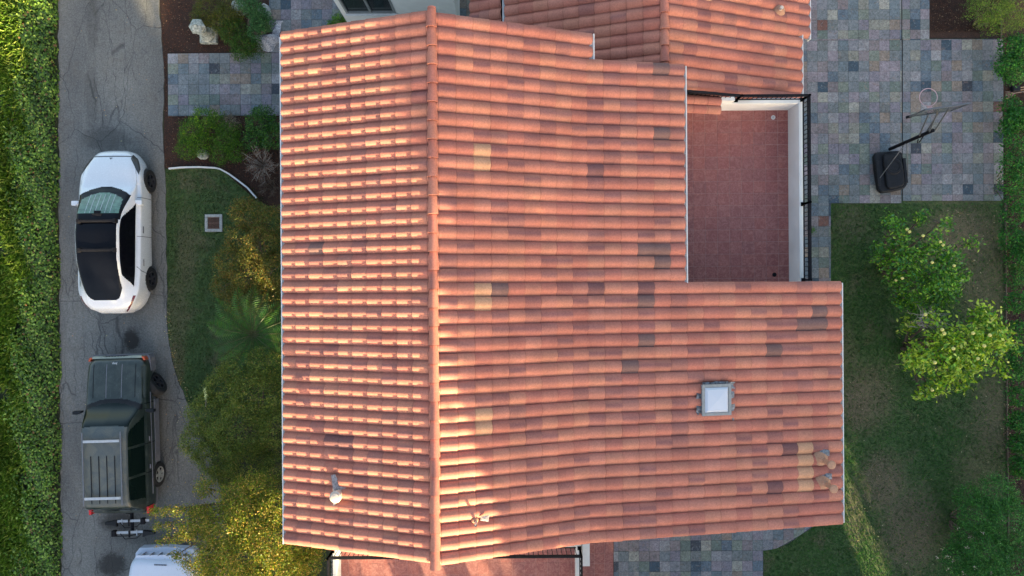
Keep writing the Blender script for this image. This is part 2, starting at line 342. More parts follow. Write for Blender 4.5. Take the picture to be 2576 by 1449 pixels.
# paving: single slates on a grout bed
SLATE = [(.155, .17, .185), (.17, .16, .19), (.16, .18, .16), (.22, .22, .235), (.21, .19, .215), (.11, .135, .165), (.13, .155, .175), (.2, .2, .18), (.185, .165, .175),
         (.15, .165, .175), (.17, .175, .195), (.14, .15, .155), (.18, .185, .20), (.17, .15, .16), (.2, .17, .15), (.24, .24, .22), (.065, .085, .11), (.055, .07, .085), (.15, .09, .08), (.125, .15, .14)]
SLATE = [tuple(max(.03, .165*k + (q - .165*k)*1.35)*m_ for q, k, m_ in zip(c_, (1, .98, 1.03), (.93, .895, .86))) for c_ in SLATE]
SW = [6, 6, 4, 4, 5, 6, 6, 4, 5, 6, 6, 5, 5, 4, 4.4, 2.6, 2.2, 1.4, .5, 4]
def clip(poly, conv):
    out = list(poly); n = len(conv)
    for i in range(n):
        a, b = conv[i], conv[(i+1) % n]; inp = out; out = []
        side = lambda p: (b[0]-a[0])*(p[1]-a[1]) - (b[1]-a[1])*(p[0]-a[0])
        for j in range(len(inp)):
            p, q = inp[j], inp[(j+1) % len(inp)]; sp, sq = side(p), side(q)
            if sp >= 0: out.append(p)
            if (sp >= 0) != (sq >= 0):
                t = sp / (sp - sq); out.append((p[0]+(q[0]-p[0])*t, p[1]+(q[1]-p[1])*t))
        if len(out) < 3: return []
    return out
def ccw(p):
    a = sum(p[i][0]*p[(i+1) % len(p)][1] - p[(i+1) % len(p)][0]*p[i][1] for i in range(len(p)))
    return p if a > 0 else p[::-1]
def area(p): return abs(sum(p[i][0]*p[(i+1) % len(p)][1] - p[(i+1) % len(p)][0]*p[i][1] for i in range(len(p)))) / 2
shared = {}
def paving(name, regions, origin, pitch, z, mat, bed, colours, weights, piece, parent=None, gap=.007, th=.02, limit=300, hide=None, stagger=0.0, amp=.0035):
    regs = [ccw(r) for r in regions]
    if parent is None:
        mb = MB()
        for r in regs: mb.prism(r, z - .05, z - .006)
        bedo = mb.build(name, bed); tag(bedo, kind='structure')
    else:
        mb = MB()
        for r in regs: mb.prism(r, z - .05, z - .006)
        bedo = mb.build(name, bed, parent)
    xs = [p[0] for r in regs for p in r]; ys = [p[1] for r in regs for p in r]
    cells = []
    i0, i1 = math.floor((min(xs)-origin[0])/pitch), math.ceil((max(xs)-origin[0])/pitch)
    j0, j1 = math.floor((min(ys)-origin[1])/pitch), math.ceil((max(ys)-origin[1])/pitch)
    for i in range(i0, i1):
        for j in range(j0, j1):
            x, y = origin[0]+i*pitch, origin[1]+j*pitch; g2 = gap/2
            sq = [(x+g2, y+g2), (x+pitch-g2, y+g2), (x+pitch-g2, y+pitch-g2), (x+g2, y+pitch-g2)]
            for r in regs:
                c = clip(sq, r)
                if len(c) >= 3 and area(c) > .02*pitch*pitch: cells.append((x+pitch/2, y+pitch/2, c, area(c) > .98*(pitch-gap)**2))
    cells = [c for c in cells if not (hide and hide(c[0], c[1]))]
    cells.sort(key=lambda c: math.hypot(c[0]*.75, c[1]*1.33))
    rest = MB(); base = wloc(bedo)
    for n, (cx, cy, poly, full) in enumerate(cells):
        k = random.choices(range(len(colours)), weights)[0]; col = colours[k]; dz = random.uniform(-amp, amp)
        if n < limit:
            if full:
                key = (piece, k)
                if key not in shared:
                    h = pitch/2 - gap/2; mb = MB()
                    mb.add([(-h,-h,-th),(h,-h,-th),(h,h,-th),(-h,h,-th),(-h,-h,-.002),(h,-h,-.002),(h,h,-.002),(-h,h,-.002),(-h+.004,-h+.004,0),(h-.004,-h+.004,0),(h-.004,h-.004,0),(-h+.004,h-.004,0)],
                           [(8,9,10,11)] + [(a, (a+1) % 4, 4+(a+1) % 4, 4+a) for a in range(4)] + [(4+a, 4+(a+1) % 4, 8+(a+1) % 4, 8+a) for a in range(4)], col)
                    shared[key] = mb.data(piece, mat)
                o = bpy.data.objects.new(piece, shared[key]); C.objects.link(o); o.parent = bedo
                o.location = Vector((cx, cy, z + dz)) - base; o.rotation_euler = (random.uniform(-.006, .006), random.uniform(-.006, .006), random.uniform(-.004, .004))
            else:
                mb = MB(); mb.prism(poly, z - th, z + dz, col); mb.build(piece, mat, bedo)
        else: rest.prism(poly, z - th, z + dz, col)
    if rest.n:
        o = rest.build(piece + '_field', mat, bedo); o['kind'] = 'stuff'
    return bedo
T = .3107
def R(x0, y0, x1, y1, z=.05):  # photo rectangle -> world rectangle
    return [W(x0, y1, z), W(x1, y1, z), W(x1, y0, z), W(x0, y0, z)]
zP = .05
ox, oy = W(2055.5, 24.3, zP)
under = lambda x, y: (x < 6.6)
paving('patio', [R(1960, -160, 2267.5, 98), R(2270, -160, 2338, 98), R(1960, 98.0, 2268.5, 511), R(2271, 98.0, 2524, 505), R(1960, 511, 2090, 760)], (ox, oy), T, zP, M['slate'], M['grout'], SLATE, SW, 'slate_tile', hide=under)
ox, oy = W(421.6, 134, zP); MPATH = [W(423, 292, zP), W(740, 290, zP), W(740, 132, zP), W(422, 135, zP)]
paving('path', [MPATH], (ox, oy), T*1.005, zP, M['slate'], M['grout'], SLATE, SW, 'slate_tile')
ox, oy = W(705.8, 23.9, zP)
paving('patio', [R(677, -120, 1260, 131.5), R(646, 60, 677, 131.5)], (ox, oy), T, zP, M['slate'], M['grout'], SLATE, SW, 'slate_tile', hide=lambda x, y: y < 5.3 and x > -5.2)
ox, oy = W(1555.4, 1361, zP)
arcp = [(2062, 1300), (2053, 1318), (2036, 1333), (2015, 1345), (1998, 1358), (1980, 1369), (1952, 1380), (1920, 1386)]
paving('patio', [[W(*p, zP) for p in [(1544, 1386), (1544, 1270), (2062, 1270)] + arcp], R(1544, 1386.2, 1920, 1650)], (ox, oy), T, zP, M['slate'], M['grout'], SLATE, SW, 'slate_tile', hide=lambda x, y: y > -5.4)
ox, oy = W(1474, 1366, .06)
paving('red_tile_walk', [R(1448, 1358, 1543, 1620, .06)], (ox - T*.2, oy - T), T, .06, M['terrace'], M['tgrout'], [(1, 1, 1), (.93, .95, .97), (1.05, 1, .97)], [3, 2, 2], 'floor_tile')

# ---------------------------------------------------------------- roofs
TC = [(.42, .157, .112), (.43, .168, .117), (.40, .145, .105), (.43, .17, .122), (.39, .139, .103), (.435, .177, .12), (.418, .158, .113)]
DK = [(.24, .10, .092), (.27, .115, .10), (.21, .088, .083)]
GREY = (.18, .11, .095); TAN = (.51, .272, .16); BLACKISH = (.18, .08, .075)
PROF = [(0, .020), (.07, .041), (.17, .062), (.29, .077), (.41, .084), (.52, .084), (.62, .076), (.72, .058), (.81, .034), (.89, .012), (.95, .002), (1.03, .005)]
def tile_mb(wd, ln, col, dark=None, th=.018, lift=.026, mb=None, xf=None, half=False):
    """S tile: x down the slope, -y across from its free barrel edge to its pan, z off the slope"""
    P = [p for p in PROF if not (half and p[0] > .85)]; n = len(P); vs = []; cs = []
    for x, dz in ((0, 0), (ln, lift), (ln, lift - th)):
        for t, h in P:
            st = 1 - .22*math.exp(-((t - .94)/.07)**2)  # pan darkened: shade beside the next barrel edge put into the colour
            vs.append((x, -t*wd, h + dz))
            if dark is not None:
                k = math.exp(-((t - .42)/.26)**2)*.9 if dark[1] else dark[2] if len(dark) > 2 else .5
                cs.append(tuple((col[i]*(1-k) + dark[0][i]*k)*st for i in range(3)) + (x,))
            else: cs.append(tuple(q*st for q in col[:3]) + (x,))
    vs += [(0, 0, -.002), (ln, 0, lift - th - .014)]; cs += [cs[0], cs[0]]
    fs = []
    for i in range(n - 1):
        fs.append((i, n+i, n+i+1, i+1)); fs.append((n+i, 2*n+i, 2*n+i+1, n+i+1))
    fs.append((0, 3*n, 3*n+1, n))
    if half: vs += [(0, -P[-1][0]*wd, -.01), (ln, -P[-1][0]*wd, .0)]; cs += [cs[0], cs[0]]; fs.append((n-1, 2*n-1, 3*n+3, 3*n+2))
    if xf is not None: vs = [xf @ Vector(v) for v in vs]
    mb = mb or MB(); mb.add(vs, fs, cs); return mb
def pick(rng, pdark=.24):
    r = rng.random()
    if r < pdark: return ('d', rng.randrange(len(DK)), rng.randrange(len(TC)), rng.random() < .7)
    return ('c', rng.randrange(len(TC)))
def kcol(k):
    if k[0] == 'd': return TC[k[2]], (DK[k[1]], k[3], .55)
    if k[0] == 'g': return GREY, (BLACKISH, False, .35)
    if k[0] == 't': return TAN, None
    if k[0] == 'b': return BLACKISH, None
    return TC[k[1]], None
def slope_tiles(items, rng, cells):
    """items: (matrix, width, length, key, half)"""
    items.extend(cells)
def lay_roof(thing, items, limit, name='roof_tile'):
    """the largest showing tiles as objects, the rest as one joined field"""
    base = wloc(thing)
    items.sort(key=lambda it: (H - it[0].translation.z) * (1 + .02 * math.hypot(it[0].translation.x, it[0].translation.y)))
    rest = MB(); cache = {}
    for n, (mt, wd, ln, key, half) in enumerate(items):
        col, dark = kcol(key)
        if n < limit:
            ck = (round(wd, 4), round(ln, 3), key, half)
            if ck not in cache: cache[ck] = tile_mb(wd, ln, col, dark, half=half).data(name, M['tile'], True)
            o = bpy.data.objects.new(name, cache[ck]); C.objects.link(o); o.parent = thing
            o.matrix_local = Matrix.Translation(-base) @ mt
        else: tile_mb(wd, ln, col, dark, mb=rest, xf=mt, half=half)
    if rest.n:
        o = rest.build(name + '_field', M['tile'], thing, True); o['kind'] = 'stuff'
def shade_auto(o, ang=40):
    try: o.data.set_sharp_from_angle(angle=math.radians(ang))
    except Exception: pass

def slope(items, segs, y_start, nrows, wd, side, xend, rng, special={}, rows_xend=None, pdark=.24, ystep=-1, first=None, skip=None):
    """segs: [(x0,z0,x1,z1,exposure)] down the slope; side +1 falls to +x, -1 to -x"""
    for r in range(nrows):
        ye = y_start + ystep * r * wd
        half = (r == nrows - 1)
        xe = rows_xend(r) if rows_xend else xend
        ci = 0
        for (x0, z0, x1, z1, e) in segs:
            L = math.hypot(x1 - x0, z1 - z0); th = math.atan2(z1 - z0, abs(x1 - x0)); n = round(L / e); ee = L / n
            for c in range(n):
                s0 = c * ee; px = x0 + side * s0 * math.cos(th); pz = z0 + s0 * math.sin(th)
                pxe = x0 + side * (s0 + ee) * math.cos(th)
                if side * (pxe - xe) > ee * .55: ci += 1; continue
                ln = ee + .03
                if side * (pxe - xe) > -ee*.45: ln = max(.15, side * (xe - px) / math.cos(th) + .02)
                key = special.get((r, ci)) or pick(rng, pdark)
                if skip and skip(r, ci, px, ye): ci += 1; continue
                ax = Vector((side * math.cos(th), 0, math.sin(th))); ay = Vector((0, 1 if side > 0 else -1, 0)); az = ax.cross(ay)
                j = rng.uniform(-.004, .004); jz = rng.uniform(-.004, .004)
                ax2 = (ax + ay * rng.uniform(-.014, .014) + az * rng.uniform(-.009, .009)).normalized(); ay2 = ay + az * rng.uniform(-.018, .018); ay2 = (ay2 - ax2 * ax2.dot(ay2)).normalized(); az2 = ax2.cross(ay2)
                m = Matrix(((ax2.x, ay2.x, az2.x, px + side*j), (ax2.y, ay2.y, az2.y, ye), (ax2.z, ay2.z, az2.z, pz + jz), (0, 0, 0, 1)))
                items.append((m, wd, ln, key, half)); ci += 1

RX, RZ = -1.60, 6.62                       # main ridge
house = empty('house', (0, 0, 0)); tag(house, 'large tile roofed house with white walls and a walled red terrace', 'house')
YT, YB = 5.65, -5.62
WR = (YT - YB) / 38.66; WL = (YT - YB) / 40.66
BX, BZ = 1.62, 5.45; EX, EZ = 7.77, 4.345
LX, LZ = -5.01, 5.48
rng = random.Random(11); items = []
def xe_right(r):
    return 1.77 if r < 2 else (3.91 if r < 19 else EX)
spec = {}
def cell(px, py, z, wd, ystart, e_fn):  # row of a photo position on the right slope
    x, y = W(px, py, z); return int((ystart - y) / wd)
def colR(x):
    if x < BX: return int((x - RX) / (BX - RX) * 9.0)
    nb = round(math.hypot(EX - BX, EZ - BZ) / .381); return 9 + int((x - BX) / (EX - BX) * nb)
def zR(x): return RZ + (BZ - RZ) * (x - RX) / (BX - RX) if x < BX else BZ + (EZ - BZ) * (x - BX) / (EX - BX)
def mark(px, py, key):
    z = 6.0
    for _ in range(6): z = zR(W(px, py, z + .05)[0])
    x, y = W(px, py, z + .05); spec[(int((YT - y) / WR), colR(x))] = key
for p in [(1190, 386), (1190, 421), (1195, 722), (1195, 757), (1198, 1035), (1199, 1068), (2028, 1121), (2030, 1153), (2030, 1187), (2030, 1218)]: mark(*p, ('t',))
for p in [(1670, 186), (1668, 342), (1635, 622), (1671, 622), (1673, 652), (1636, 746), (1234, 720), (1616, 842), (1640, 843), (1598, 908), (2055, 800), (2055, 832), (2018, 832), (1943, 897)]: mark(*p, ('g',))
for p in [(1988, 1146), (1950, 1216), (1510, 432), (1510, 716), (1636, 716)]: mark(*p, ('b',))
slope(items, [(RX + .06, RZ - .01, BX, BZ, .375), (BX, BZ, EX, EZ, .381)], YT, 39, WR, 1, EX, rng, spec, xe_right, pdark=.25)
# left slope rows run from the south rake northwards
def mark_left(px, py, key):
    z = 6.0
    for _ in range(6): z = RZ + (LZ - RZ) * (RX - W(px, py, z + .05)[0]) / (RX - LX)
    x, y = W(px, py, z + .05); specl[(int((y - YB) / WL), int((RX - x) / (RX - LX) * 10))] = key
specl = {}
for p in [(803, 629)]: mark_left(*p, ('g',))
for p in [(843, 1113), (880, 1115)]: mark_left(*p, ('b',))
slope(items, [(RX - .06, RZ - .01, LX, LZ, .366)], YB, 41, WL, -1, LX, rng, specl, pdark=.2, ystep=1)
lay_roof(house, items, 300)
# roof deck under the tiles, fascias, bird stops
mb = MB()
def deck(mb, x0, z0, x1, z1, y0, y1, th=.16):
    d = -.012
    mb.add([(x0, y0, z0+d), (x1, y0, z1+d), (x1, y1, z1+d), (x0, y1, z0+d), (x0, y0, z0-th), (x1, y0, z1-th), (x1, y1, z1-th), (x0, y1, z0-th)],
           [(0,1,2,3), (7,6,5,4), (0,4,5,1), (1,5,6,2), (2,6,7,3), (3,7,4,0)])
yr = YT - 19 * WR - .02; yq = YT - 2 * WR - .02
deck(mb, RX, RZ - .01, BX, BZ, YB + .03, YT - .02)
deck(mb, RX, RZ - .01, LX + .03, LZ, YB + .03, YT - .03)
deck(mb, BX, BZ, 3.88, zR(3.88), YB + .03, yq)
deck(mb, 3.88, zR(3.88), EX - .03, EZ, YB + .03, yr)
deck(mb, BX, BZ, 1.75, zR(1.75), yq, YT - .02)
mb.build('roof', M['deck'], house)
for (x, y0, y1, z, s) in [(LX, YB, YT - .05, LZ, -1), (EX, YB, yr, EZ, 1), (3.91, yr, yq, zR(3.91), 1), (1.77, yq, YT, zR(1.77), 1)]:
    f = MB(); f.box(min(x + s*.07, x + s*.096), max(x + s*.07, x + s*.096), y0 - .01, y1 - .02, z - .16, z + .03); f.build('fascia', M['white'], house)
    b = MB(); n = int((y1 - y0) / .03)
    b.box(min(x - s*.02, x + s*.069), max(x - s*.02, x + s*.069), y0, y1 - .03, z - .03, z + .018)
    b.build('bird_stop', M['bird'], house)
# ridge caps
mb_keys = []
n = 30; pit = (YT - YB + .16) / n
capcache = {}
for i in range(n):
    y0 = YT + .10 - i * pit; k = rng.choice([0, 1, 2, 6, 4, 0, 1, 'd', 'd'])
    if k not in capcache:
        m = MB(); N = 10; ln = pit + .04; vs = []; cs = []
        for (yy, r, dz) in ((0, .086, -.004), (-ln, .114, .022), (-ln, .096, .004)):
            for a in range(N + 1):
                t = math.pi * a / N; vs.append((r * math.cos(t), yy, r * 1.05 * math.sin(t) + dz)); kk = math.exp(-((a / N - .5) / .2) ** 2)
                c0 = TC[0] if k == 'd' else tuple(q*1.04 for q in TC[k]); cs.append((tuple(c0[q]*(1-.8*kk) + DK[2][q]*.8*kk for q in range(3)) if k == 'd' else c0) + (-yy - .012,))
        fs = []
        for a in range(N):
            fs.append((a, a+1, N+1+a+1, N+1+a)); fs.append((N+1+a, N+2+a, 2*N+3+a, 2*N+2+a))
        m.add(vs, fs, cs); capcache[k] = m.data('ridge_tile', M['tile'], True)
    o = bpy.data.objects.new('ridge_tile', capcache[k]); C.objects.link(o); o.parent = house; o.location = (RX + rng.uniform(-.006, .006), y0, RZ + .025)
    o.rotation_euler = (0, 0, rng.uniform(-.012, .012))
mb = MB(); mb.add([(RX - .075, YT, RZ + .02), (RX + .075, YT, RZ + .02), (RX + .075, YB, RZ + .02), (RX - .075, YB, RZ + .02), (RX - .085, YT, RZ - .06), (RX + .085, YT, RZ - .06), (RX + .085, YB, RZ - .06), (RX - .085, YB, RZ - .06)],
                  [(0,3,2,1), (0,4,7,3), (1,2,6,5), (0,1,5,4), (3,7,6,2)]); mb.build('ridge_mortar', M['deck'], house)
# walls
for (x0, x1, y0, y1, z) in [(-4.6, 7.35, -5.2, -.3, 4.15), (-4.6, 3.5, -.3, 4.62, 4.85), (-4.6, 1.4, 4.62, 5.2, 4.85)]:
    b = MB(); b.box(x0, x1, y0, y1, 0, z); b.build('wall', M['stucco'], house)
for (yy) in (-5.2, 5.2):
    b = MB(); t = .05
    pts = [(-4.6, 4.8), (1.4, 4.8), (1.4, 5.35), (RX, 6.42), (-4.6, 5.45)]
    b.add([(x, yy - t, z) for x, z in pts] + [(x, yy + t, z) for x, z in pts], [(0,1,2,3,4), (9,8,7,6,5)] + [(i, (i+1) % 5, 5+(i+1) % 5, 5+i) for i in range(5)]); b.build('wall', M['stucco'], house)

# skylight
def skylight():
    x, y = W(1803, 1008, 5.2); z = zR(x); tilt = math.atan2(EZ - BZ, EX - BX)
    s = empty('skylight', (x, y, z)); s.parent = house; s.rotation_euler = (0, -tilt, 0)
    h = .335
    m = MB(); m.box(-h, h, -h, h, -.05, .16); fr = m.build('curb', M['lead'], s, local=True)
    m = MB(); o, i_ = h + .02, h - .045
    m.box(-o, o, i_, o, .16, .19); m.box(-o, o, -o, -i_, .16, .19); m.box(-o, -i_, -i_, i_, .16, .19); m.box(i_, o, -i_, i_, .16, .19); m.build('frame', M['winframe'], s, local=True)
    m = MB(); d = i_ - .005; e = d - .05
    m.add([(-d,-d,.175),(d,-d,.175),(d,d,.175),(-d,d,.175),(-e,-e,.215),(e,-e,.215),(e,e,.215),(-e,e,.215),(0,0,.235)],
          [(0,1,5,4),(1,2,6,5),(2,3,7,6),(3,0,4,7),(4,5,8),(5,6,8),(6,7,8),(7,4,8)]); m.build('dome', M['skylight'], s, local=True)
    m = MB(); N = 10
    def strip(p0, p1, wdt, seed):
        r = random.Random(seed); a = Vector(p0); b = Vector(p1); d = (b - a); nrm = Vector((-d.y, d.x, 0)).normalized(); vs = []; fs = []
        for k in range(N + 1):
            t = k / N; q = a + d * t; vs += [q, q + nrm * wdt * r.uniform(.75, 1.1) + Vector((0, 0, r.uniform(-.012, .02)))]
        for k in range(N): fs.append((2*k, 2*k+2, 2*k+3, 2*k+1))
        return vs, fs
    for a, b, wdt, sd in [((-h, -h, .09), (-h, h*.75, .07), .12, 1), ((h, h + .05, .095), (h, -h, .085), .15, 2), ((-h*.9, h, .09), (h, h, .09), .07, 3), ((h + .05, -h, .08), (h + .12, -h - .18, .06), .04, 4)]:
        v, f = strip(a, b, wdt, sd); m.add(v, f)
    m.build('flashing', M['lead'], s, local=True)
skylight()
def patch(name, x, y, z, pts, mat, parent, seed=0, amp=.012):
    r = random.Random(seed); m = MB(); vs = [(0, 0, amp * 1.5)] + [(p[0]*r.uniform(.9, 1.1), p[1]*r.uniform(.9, 1.1), r.uniform(-amp, amp)) for p in pts]; n = len(pts)
    m.add([(x + a, y + b, z + c) for a, b, c in vs], [(0, i + 1, (i + 1) % n + 1) for i in range(n)]); return m.build(name, mat, parent)
def big_vent(px, py, seed):
    x, y = W(px, py, 4.95); zb = zR(x - .1)
    s = empty('vent_pipe', (x, y, zb)); s.parent = house
    m = MB(); m.tube([(x - .03, y + .03, zb), (x, y, zb + .42)], [.075, .055], 10); m.build('pipe', M['tan'], s, True)
    m = MB(); m.lathe(x, y, [(.075, zb + .40), (.085, zb + .42), (.085, zb + .46), (.098, zb + .475), (.098, zb + .495), (.08, zb + .512), (.03, zb + .52)], 20); m.build('cap', M['cream'] if False else M['tan'], s, False)
    m = MB(); m.lathe(x - .06, y + .05, [(.19, zb + .05), (.15, zb + .09), (.1, zb + .14), (.07, zb + .2)], 14); m.build('mortar_collar', M['tan'], s, True)
    patch('flashing', x + .02, y + .17, zb + .088, [(.12, -.06), (.13, .07), (0, .09), (-.12, .05), (-.05, -.05)], M['lead'], s, seed)
big_vent(2093, 1170, 1); big_vent(2099, 1231, 2)
def left_vent():
    x, y = W(846, 1248, 6.2); zb = RZ + (LZ - RZ) * (RX - x) / (RX - LX)
    s = empty('vent_pipe', (x, y, zb)); s.parent = house
    m = MB(); m.lathe(x, y, [(.085, zb), (.08, zb + .18), (.08, zb + .3)], 18); m.build('pipe', M['cream'], s, True)
    m = MB(); m.lathe(x, y, [(.10, zb + .31), (.125, zb + .33), (.125, zb + .37), (.09, zb + .39), (.085, zb + .41), (.03, zb + .42)], 24); m.build('cap', M['cream'], s)
    patch('flashing', x + .02, y + .03, zb + .085, [(.2, -.12), (.16, .12), (0, .16), (-.1, .34), (-.17, .36), (-.16, .1), (-.14, -.1), (-.16, -.3), (-.1, -.3), (-.02, -.13)], M['foil'], s, 3)
left_vent()
def small_vent():
    x, y = W(1200, 1296, 6.0); zb = zR(x)
    s = empty('vent_pipe', (x, y, zb)); s.parent = house
    m = MB(); m.tube([(x, y, zb), (x, y, zb + .3)], .03, 12, cap=False); m.tube([(x, y, zb + .1), (x, y, zb + .29)], .022, 12); m.build('pipe', M['cream'], s, True)
    m = MB(); m.lathe(x - .04, y + .03, [(.09, zb + .06), (.06, zb + .1), (.03, zb + .14)], 12); m.build('mortar_collar', M['tan'], s, True)
    patch('flashing', x + .18, y + .05, zb + .08, [(.08, -.05), (.09, .09), (-.08, .06), (-.1, -.03)], M['foil'], s, 5)
small_vent()

# ---------------------------------------------------------------- right hand roof terrace
FZ = 3.1; PZ = 3.76
tx0, ty0 = 3.3, -.4; tx1, ty1 = 7.10, 4.51
floor_t = paving('terrace_floor', [[(tx0, ty0), (tx1, ty0), (tx1, ty1), (tx0, ty1)]], (W(1773, 304, FZ)[0] - 3*.3107, W(1773, 304, FZ)[1]), .3107, FZ, M['terrace'], M['tgrout'],
    [(1, 1, 1), (.92, .93, .95), (1.06, 1.03, 1), (.97, .9, .9)], [4, 3, 3, 2], 'floor_tile', parent=house, amp=.0015, gap=.011)
b = MB(); b.box(3.5, tx1 + .13, -.3, ty1 + .12, 0, FZ - .06); b.build('wall', M['stucco'], house)
b = MB(); b.box(tx1, tx1 + .13, ty0, ty1 + .13, FZ - .06, PZ); b.build('parapet', M['stucco'], house, bevel=.01)
b = MB(); b.box(3.3, tx1, ty1, ty1 + .13, FZ - .06, PZ); b.build('parapet', M['stucco'], house, bevel=.01)
def drain(px, py, z, r, mat):
    x, y = W(px, py, z); m = MB(); m.lathe(x, y, [(r, z), (r, z + .008), (r*.75, z + .01), (r*.6, z + .004)], 18); d = m.build('drain', mat, house)
    m = MB()
    for k in range(3): m.box(x - r*.45, x + r*.45, y - r*.4 + k*r*.35, y - r*.25 + k*r*.35, z + .004, z + .009)
    m.build('drain_grille', M['winframe'] if mat is not M['black'] else M['black'], d)
drain(1945, 295.5, FZ, .055, M['white']); drain(1948, 691, FZ, .055, M['black'])
def railing(label, runs, spacing=.113):
    """runs: list of (p0, p1, foot z at each end, top z at each end)"""
    p = runs[0][0]; t = empty('terrace_railing', (p[0], p[1], runs[0][2])); tag(t, label, 'railing', 'black iron railings on the terraces')
    for (a, b, zf0, zt0, zf1, zt1) in runs:
        a = Vector((*a, 0)); b = Vector((*b, 0)); L = (b - a).length; n = max(2, round(L / spacing)); d = (b - a) / L; nr = Vector((-d.y, d.x, 0))
        f = lambda t_, o=0.0, top=False: a + (b - a) * t_ + Vector((0, 0, (zt0 + (zt1 - zt0) * t_) if top else (zf0 + (zf1 - zf0) * t_))) + nr * o
        def bar(za, zb_, wdt, ht):
            m = MB(); vs = []
            for t_ in (0, 1):
                q = a + (b - a) * t_; z = (za[0] + (za[1] - za[0]) * t_)
                vs += [(q + nr*wdt + Vector((0,0,z))), (q - nr*wdt + Vector((0,0,z))), (q - nr*wdt + Vector((0,0,z+ht))), (q + nr*wdt + Vector((0,0,z+ht)))]
            m.add(vs, [(0,1,2,3), (7,6,5,4), (0,4,5,1), (1,5,6,2), (2,6,7,3), (3,7,4,0)]); return m
        bar((zt0, zt1), None, .024, .03).build('top_rail', M['black'], t); bar((zf0 + .05, zf1 + .05), None, .014, .022).build('bottom_rail', M['black'], t)
        bar((zt0 - .1, zt1 - .1), None, .012, .018).build('middle_rail', M['black'], t)
        mesh = None
        for k in range(n + 1):
            q = f(k / n); hh = (zt0 + (zt1 - zt0) * k / n) - q.z
            m = MB(); m.box(q.x - .0065, q.x + .0065, q.y - .0065, q.y + .0065, q.z + .05, q.z + hh); m.build('baluster', M['black'], t)
        for e in (0, 1):
            q = f(e); hh = (zt1 if e else zt0) - q.z
            m = MB(); m.box(q.x - .022, q.x + .022, q.y - .022, q.y + .022, q.z - .005, q.z + hh + .06); m.box(q.x - .05, q.x + .05, q.y - .05, q.y + .05, q.z - .003, q.z + .012); m.build('post', M['black'], t)
rx = tx1 + .085; ry = ty1 + .085
railing('black iron railing on the white parapet of the terrace beside the slate patio',
    [((4.0, ry), (5.55, ry), PZ + .25, 4.62, PZ, 4.16), ((5.55, ry), (rx, ry), PZ, 4.16, PZ, 4.16), ((rx, ry), (rx, 2.02), PZ, 4.16, PZ, 4.16), ((rx, 2.02), (rx, .15), PZ, 4.16, PZ, 4.16)])
# small piece of tiled slope on the terrace parapet
items = []
for r_ in range(2):
    for c in range(3):
        m = Matrix(((.96, 0, .28, 3.98 + c * .36), (0, 1, 0, 4.62 - r_ * .2), (-.28, 0, .96, 4.24 - c * .075 - r_*.03), (0, 0, 0, 1)))
        items.append((m, .28, .39, ('c', (r_*3 + c) % 7), True))
base = house
for (m, wd, ln, key, half) in items:
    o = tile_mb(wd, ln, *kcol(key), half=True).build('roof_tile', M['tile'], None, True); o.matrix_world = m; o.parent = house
b = MB(); b.box(3.9, 5.45, 4.52, 4.63, PZ, 4.0); b.build('parapet', M['stucco'], house)

# ---------------------------------------------------------------- lower terrace in front of the house
F2 = 2.6; P2 = 2.95
ax0, ax1 = W(858, 1400, F2)[0], W(1446, 1400, F2)[0]; ay1 = W(1300, 1373, F2)[1]
paving('terrace_floor', [[(ax0, -9.6), (ax1, -9.6), (ax1, ay1), (ax0, ay1)]], (W(906, 1388, F2)[0] - 1*.307, W(906, 1388, F2)[1]), .3085, F2, M['terrace'], M['tgrout'],
    [(1.12, 1.15, 1.12), (1.05, 1.1, 1.1), (1.18, 1.2, 1.15)], [4, 3, 3], 'floor_tile', parent=house, amp=.0015, gap=.012)
b = MB(); b.box(ax0 - .12, ax1 + .12, -9.6, ay1 + .12, 0, F2 - .06); b.build('wall', M['stucco'], house)
b = MB(); b.box(ax0 - .14, ax0, -9.6, ay1 + .14, F2 - .06, P2 + .1); b.build('parapet', M['stucco'], house, bevel=.01)
b = MB(); b.box(ax1, ax1 + .13, -9.6, ay1 + .14, F2 - .06, P2); b.build('parapet', M['stucco'], house, bevel=.01)
b = MB(); b.box(ax0, ax1, ay1, ay1 + .12, F2 - .06, P2 - .15); b.build('parapet', M['stucco'], house, bevel=.01)
railing('black iron railing round the lower terrace below the front of the house',
    [((ax0 - .1, -9.6), (ax0 - .1, ay1 + .06), P2 + .1, 3.5, P2 + .1, 3.5), ((ax0 - .1, ay1 + .06), (ax1 + .09, ay1 + .06), P2 - .1, 3.5, P2 - .1, 3.5), ((ax1 + .09, ay1 + .06), (ax1 + .09, -9.6), P2, 3.5, P2, 3.5)], .12)
x, y = W(1475, 1396, .9); b = MB(); b.box(x - .11, x + .1, y - .33, y + .33, .5, .9); o = b.build('utility_box', M['white'], None, bevel=.01); o.location = (0, 0, 0)
tag(o, 'small white box fixed to the lower terrace wall above the red tile walk', 'utility box')

# ---------------------------------------------------------------- single storey wing at the back
wing = empty('house_wing', (0, 0, 0)); tag(wing, 'single storey tile roofed wing behind the main roof beside the slate patio', 'building')
VX, VZ = 3.60, 4.62; vE, vEz = 7.60, 3.10
VL, VLz = -.10, 3.24
rng = random.Random(5); items = []; WW = .287
ystart = 9.2
nR = 17
def xe_w(r): return 7.60 if ystart - r*WW > 6.35 else 7.36
slope(items, [(VX + .05, VZ, vE, vEz, .375)], ystart, nR, WW, 1, vE, rng, {}, xe_w, pdark=.27)
slope(items, [(VX - .05, VZ, VL, VLz, .375)], 9.2 - 14*WW, 15, WW, -1, VL, rng, {}, None, pdark=.22, ystep=1)
slope(items, [(VL - .12, 2.95, -1.02, 2.62, .33)], 6.4, 8, WW, -1, -1.02, rng, {}, None, pdark=.3, ystep=1)
items = [it for it in items if it[0].translation.y > 4.86]
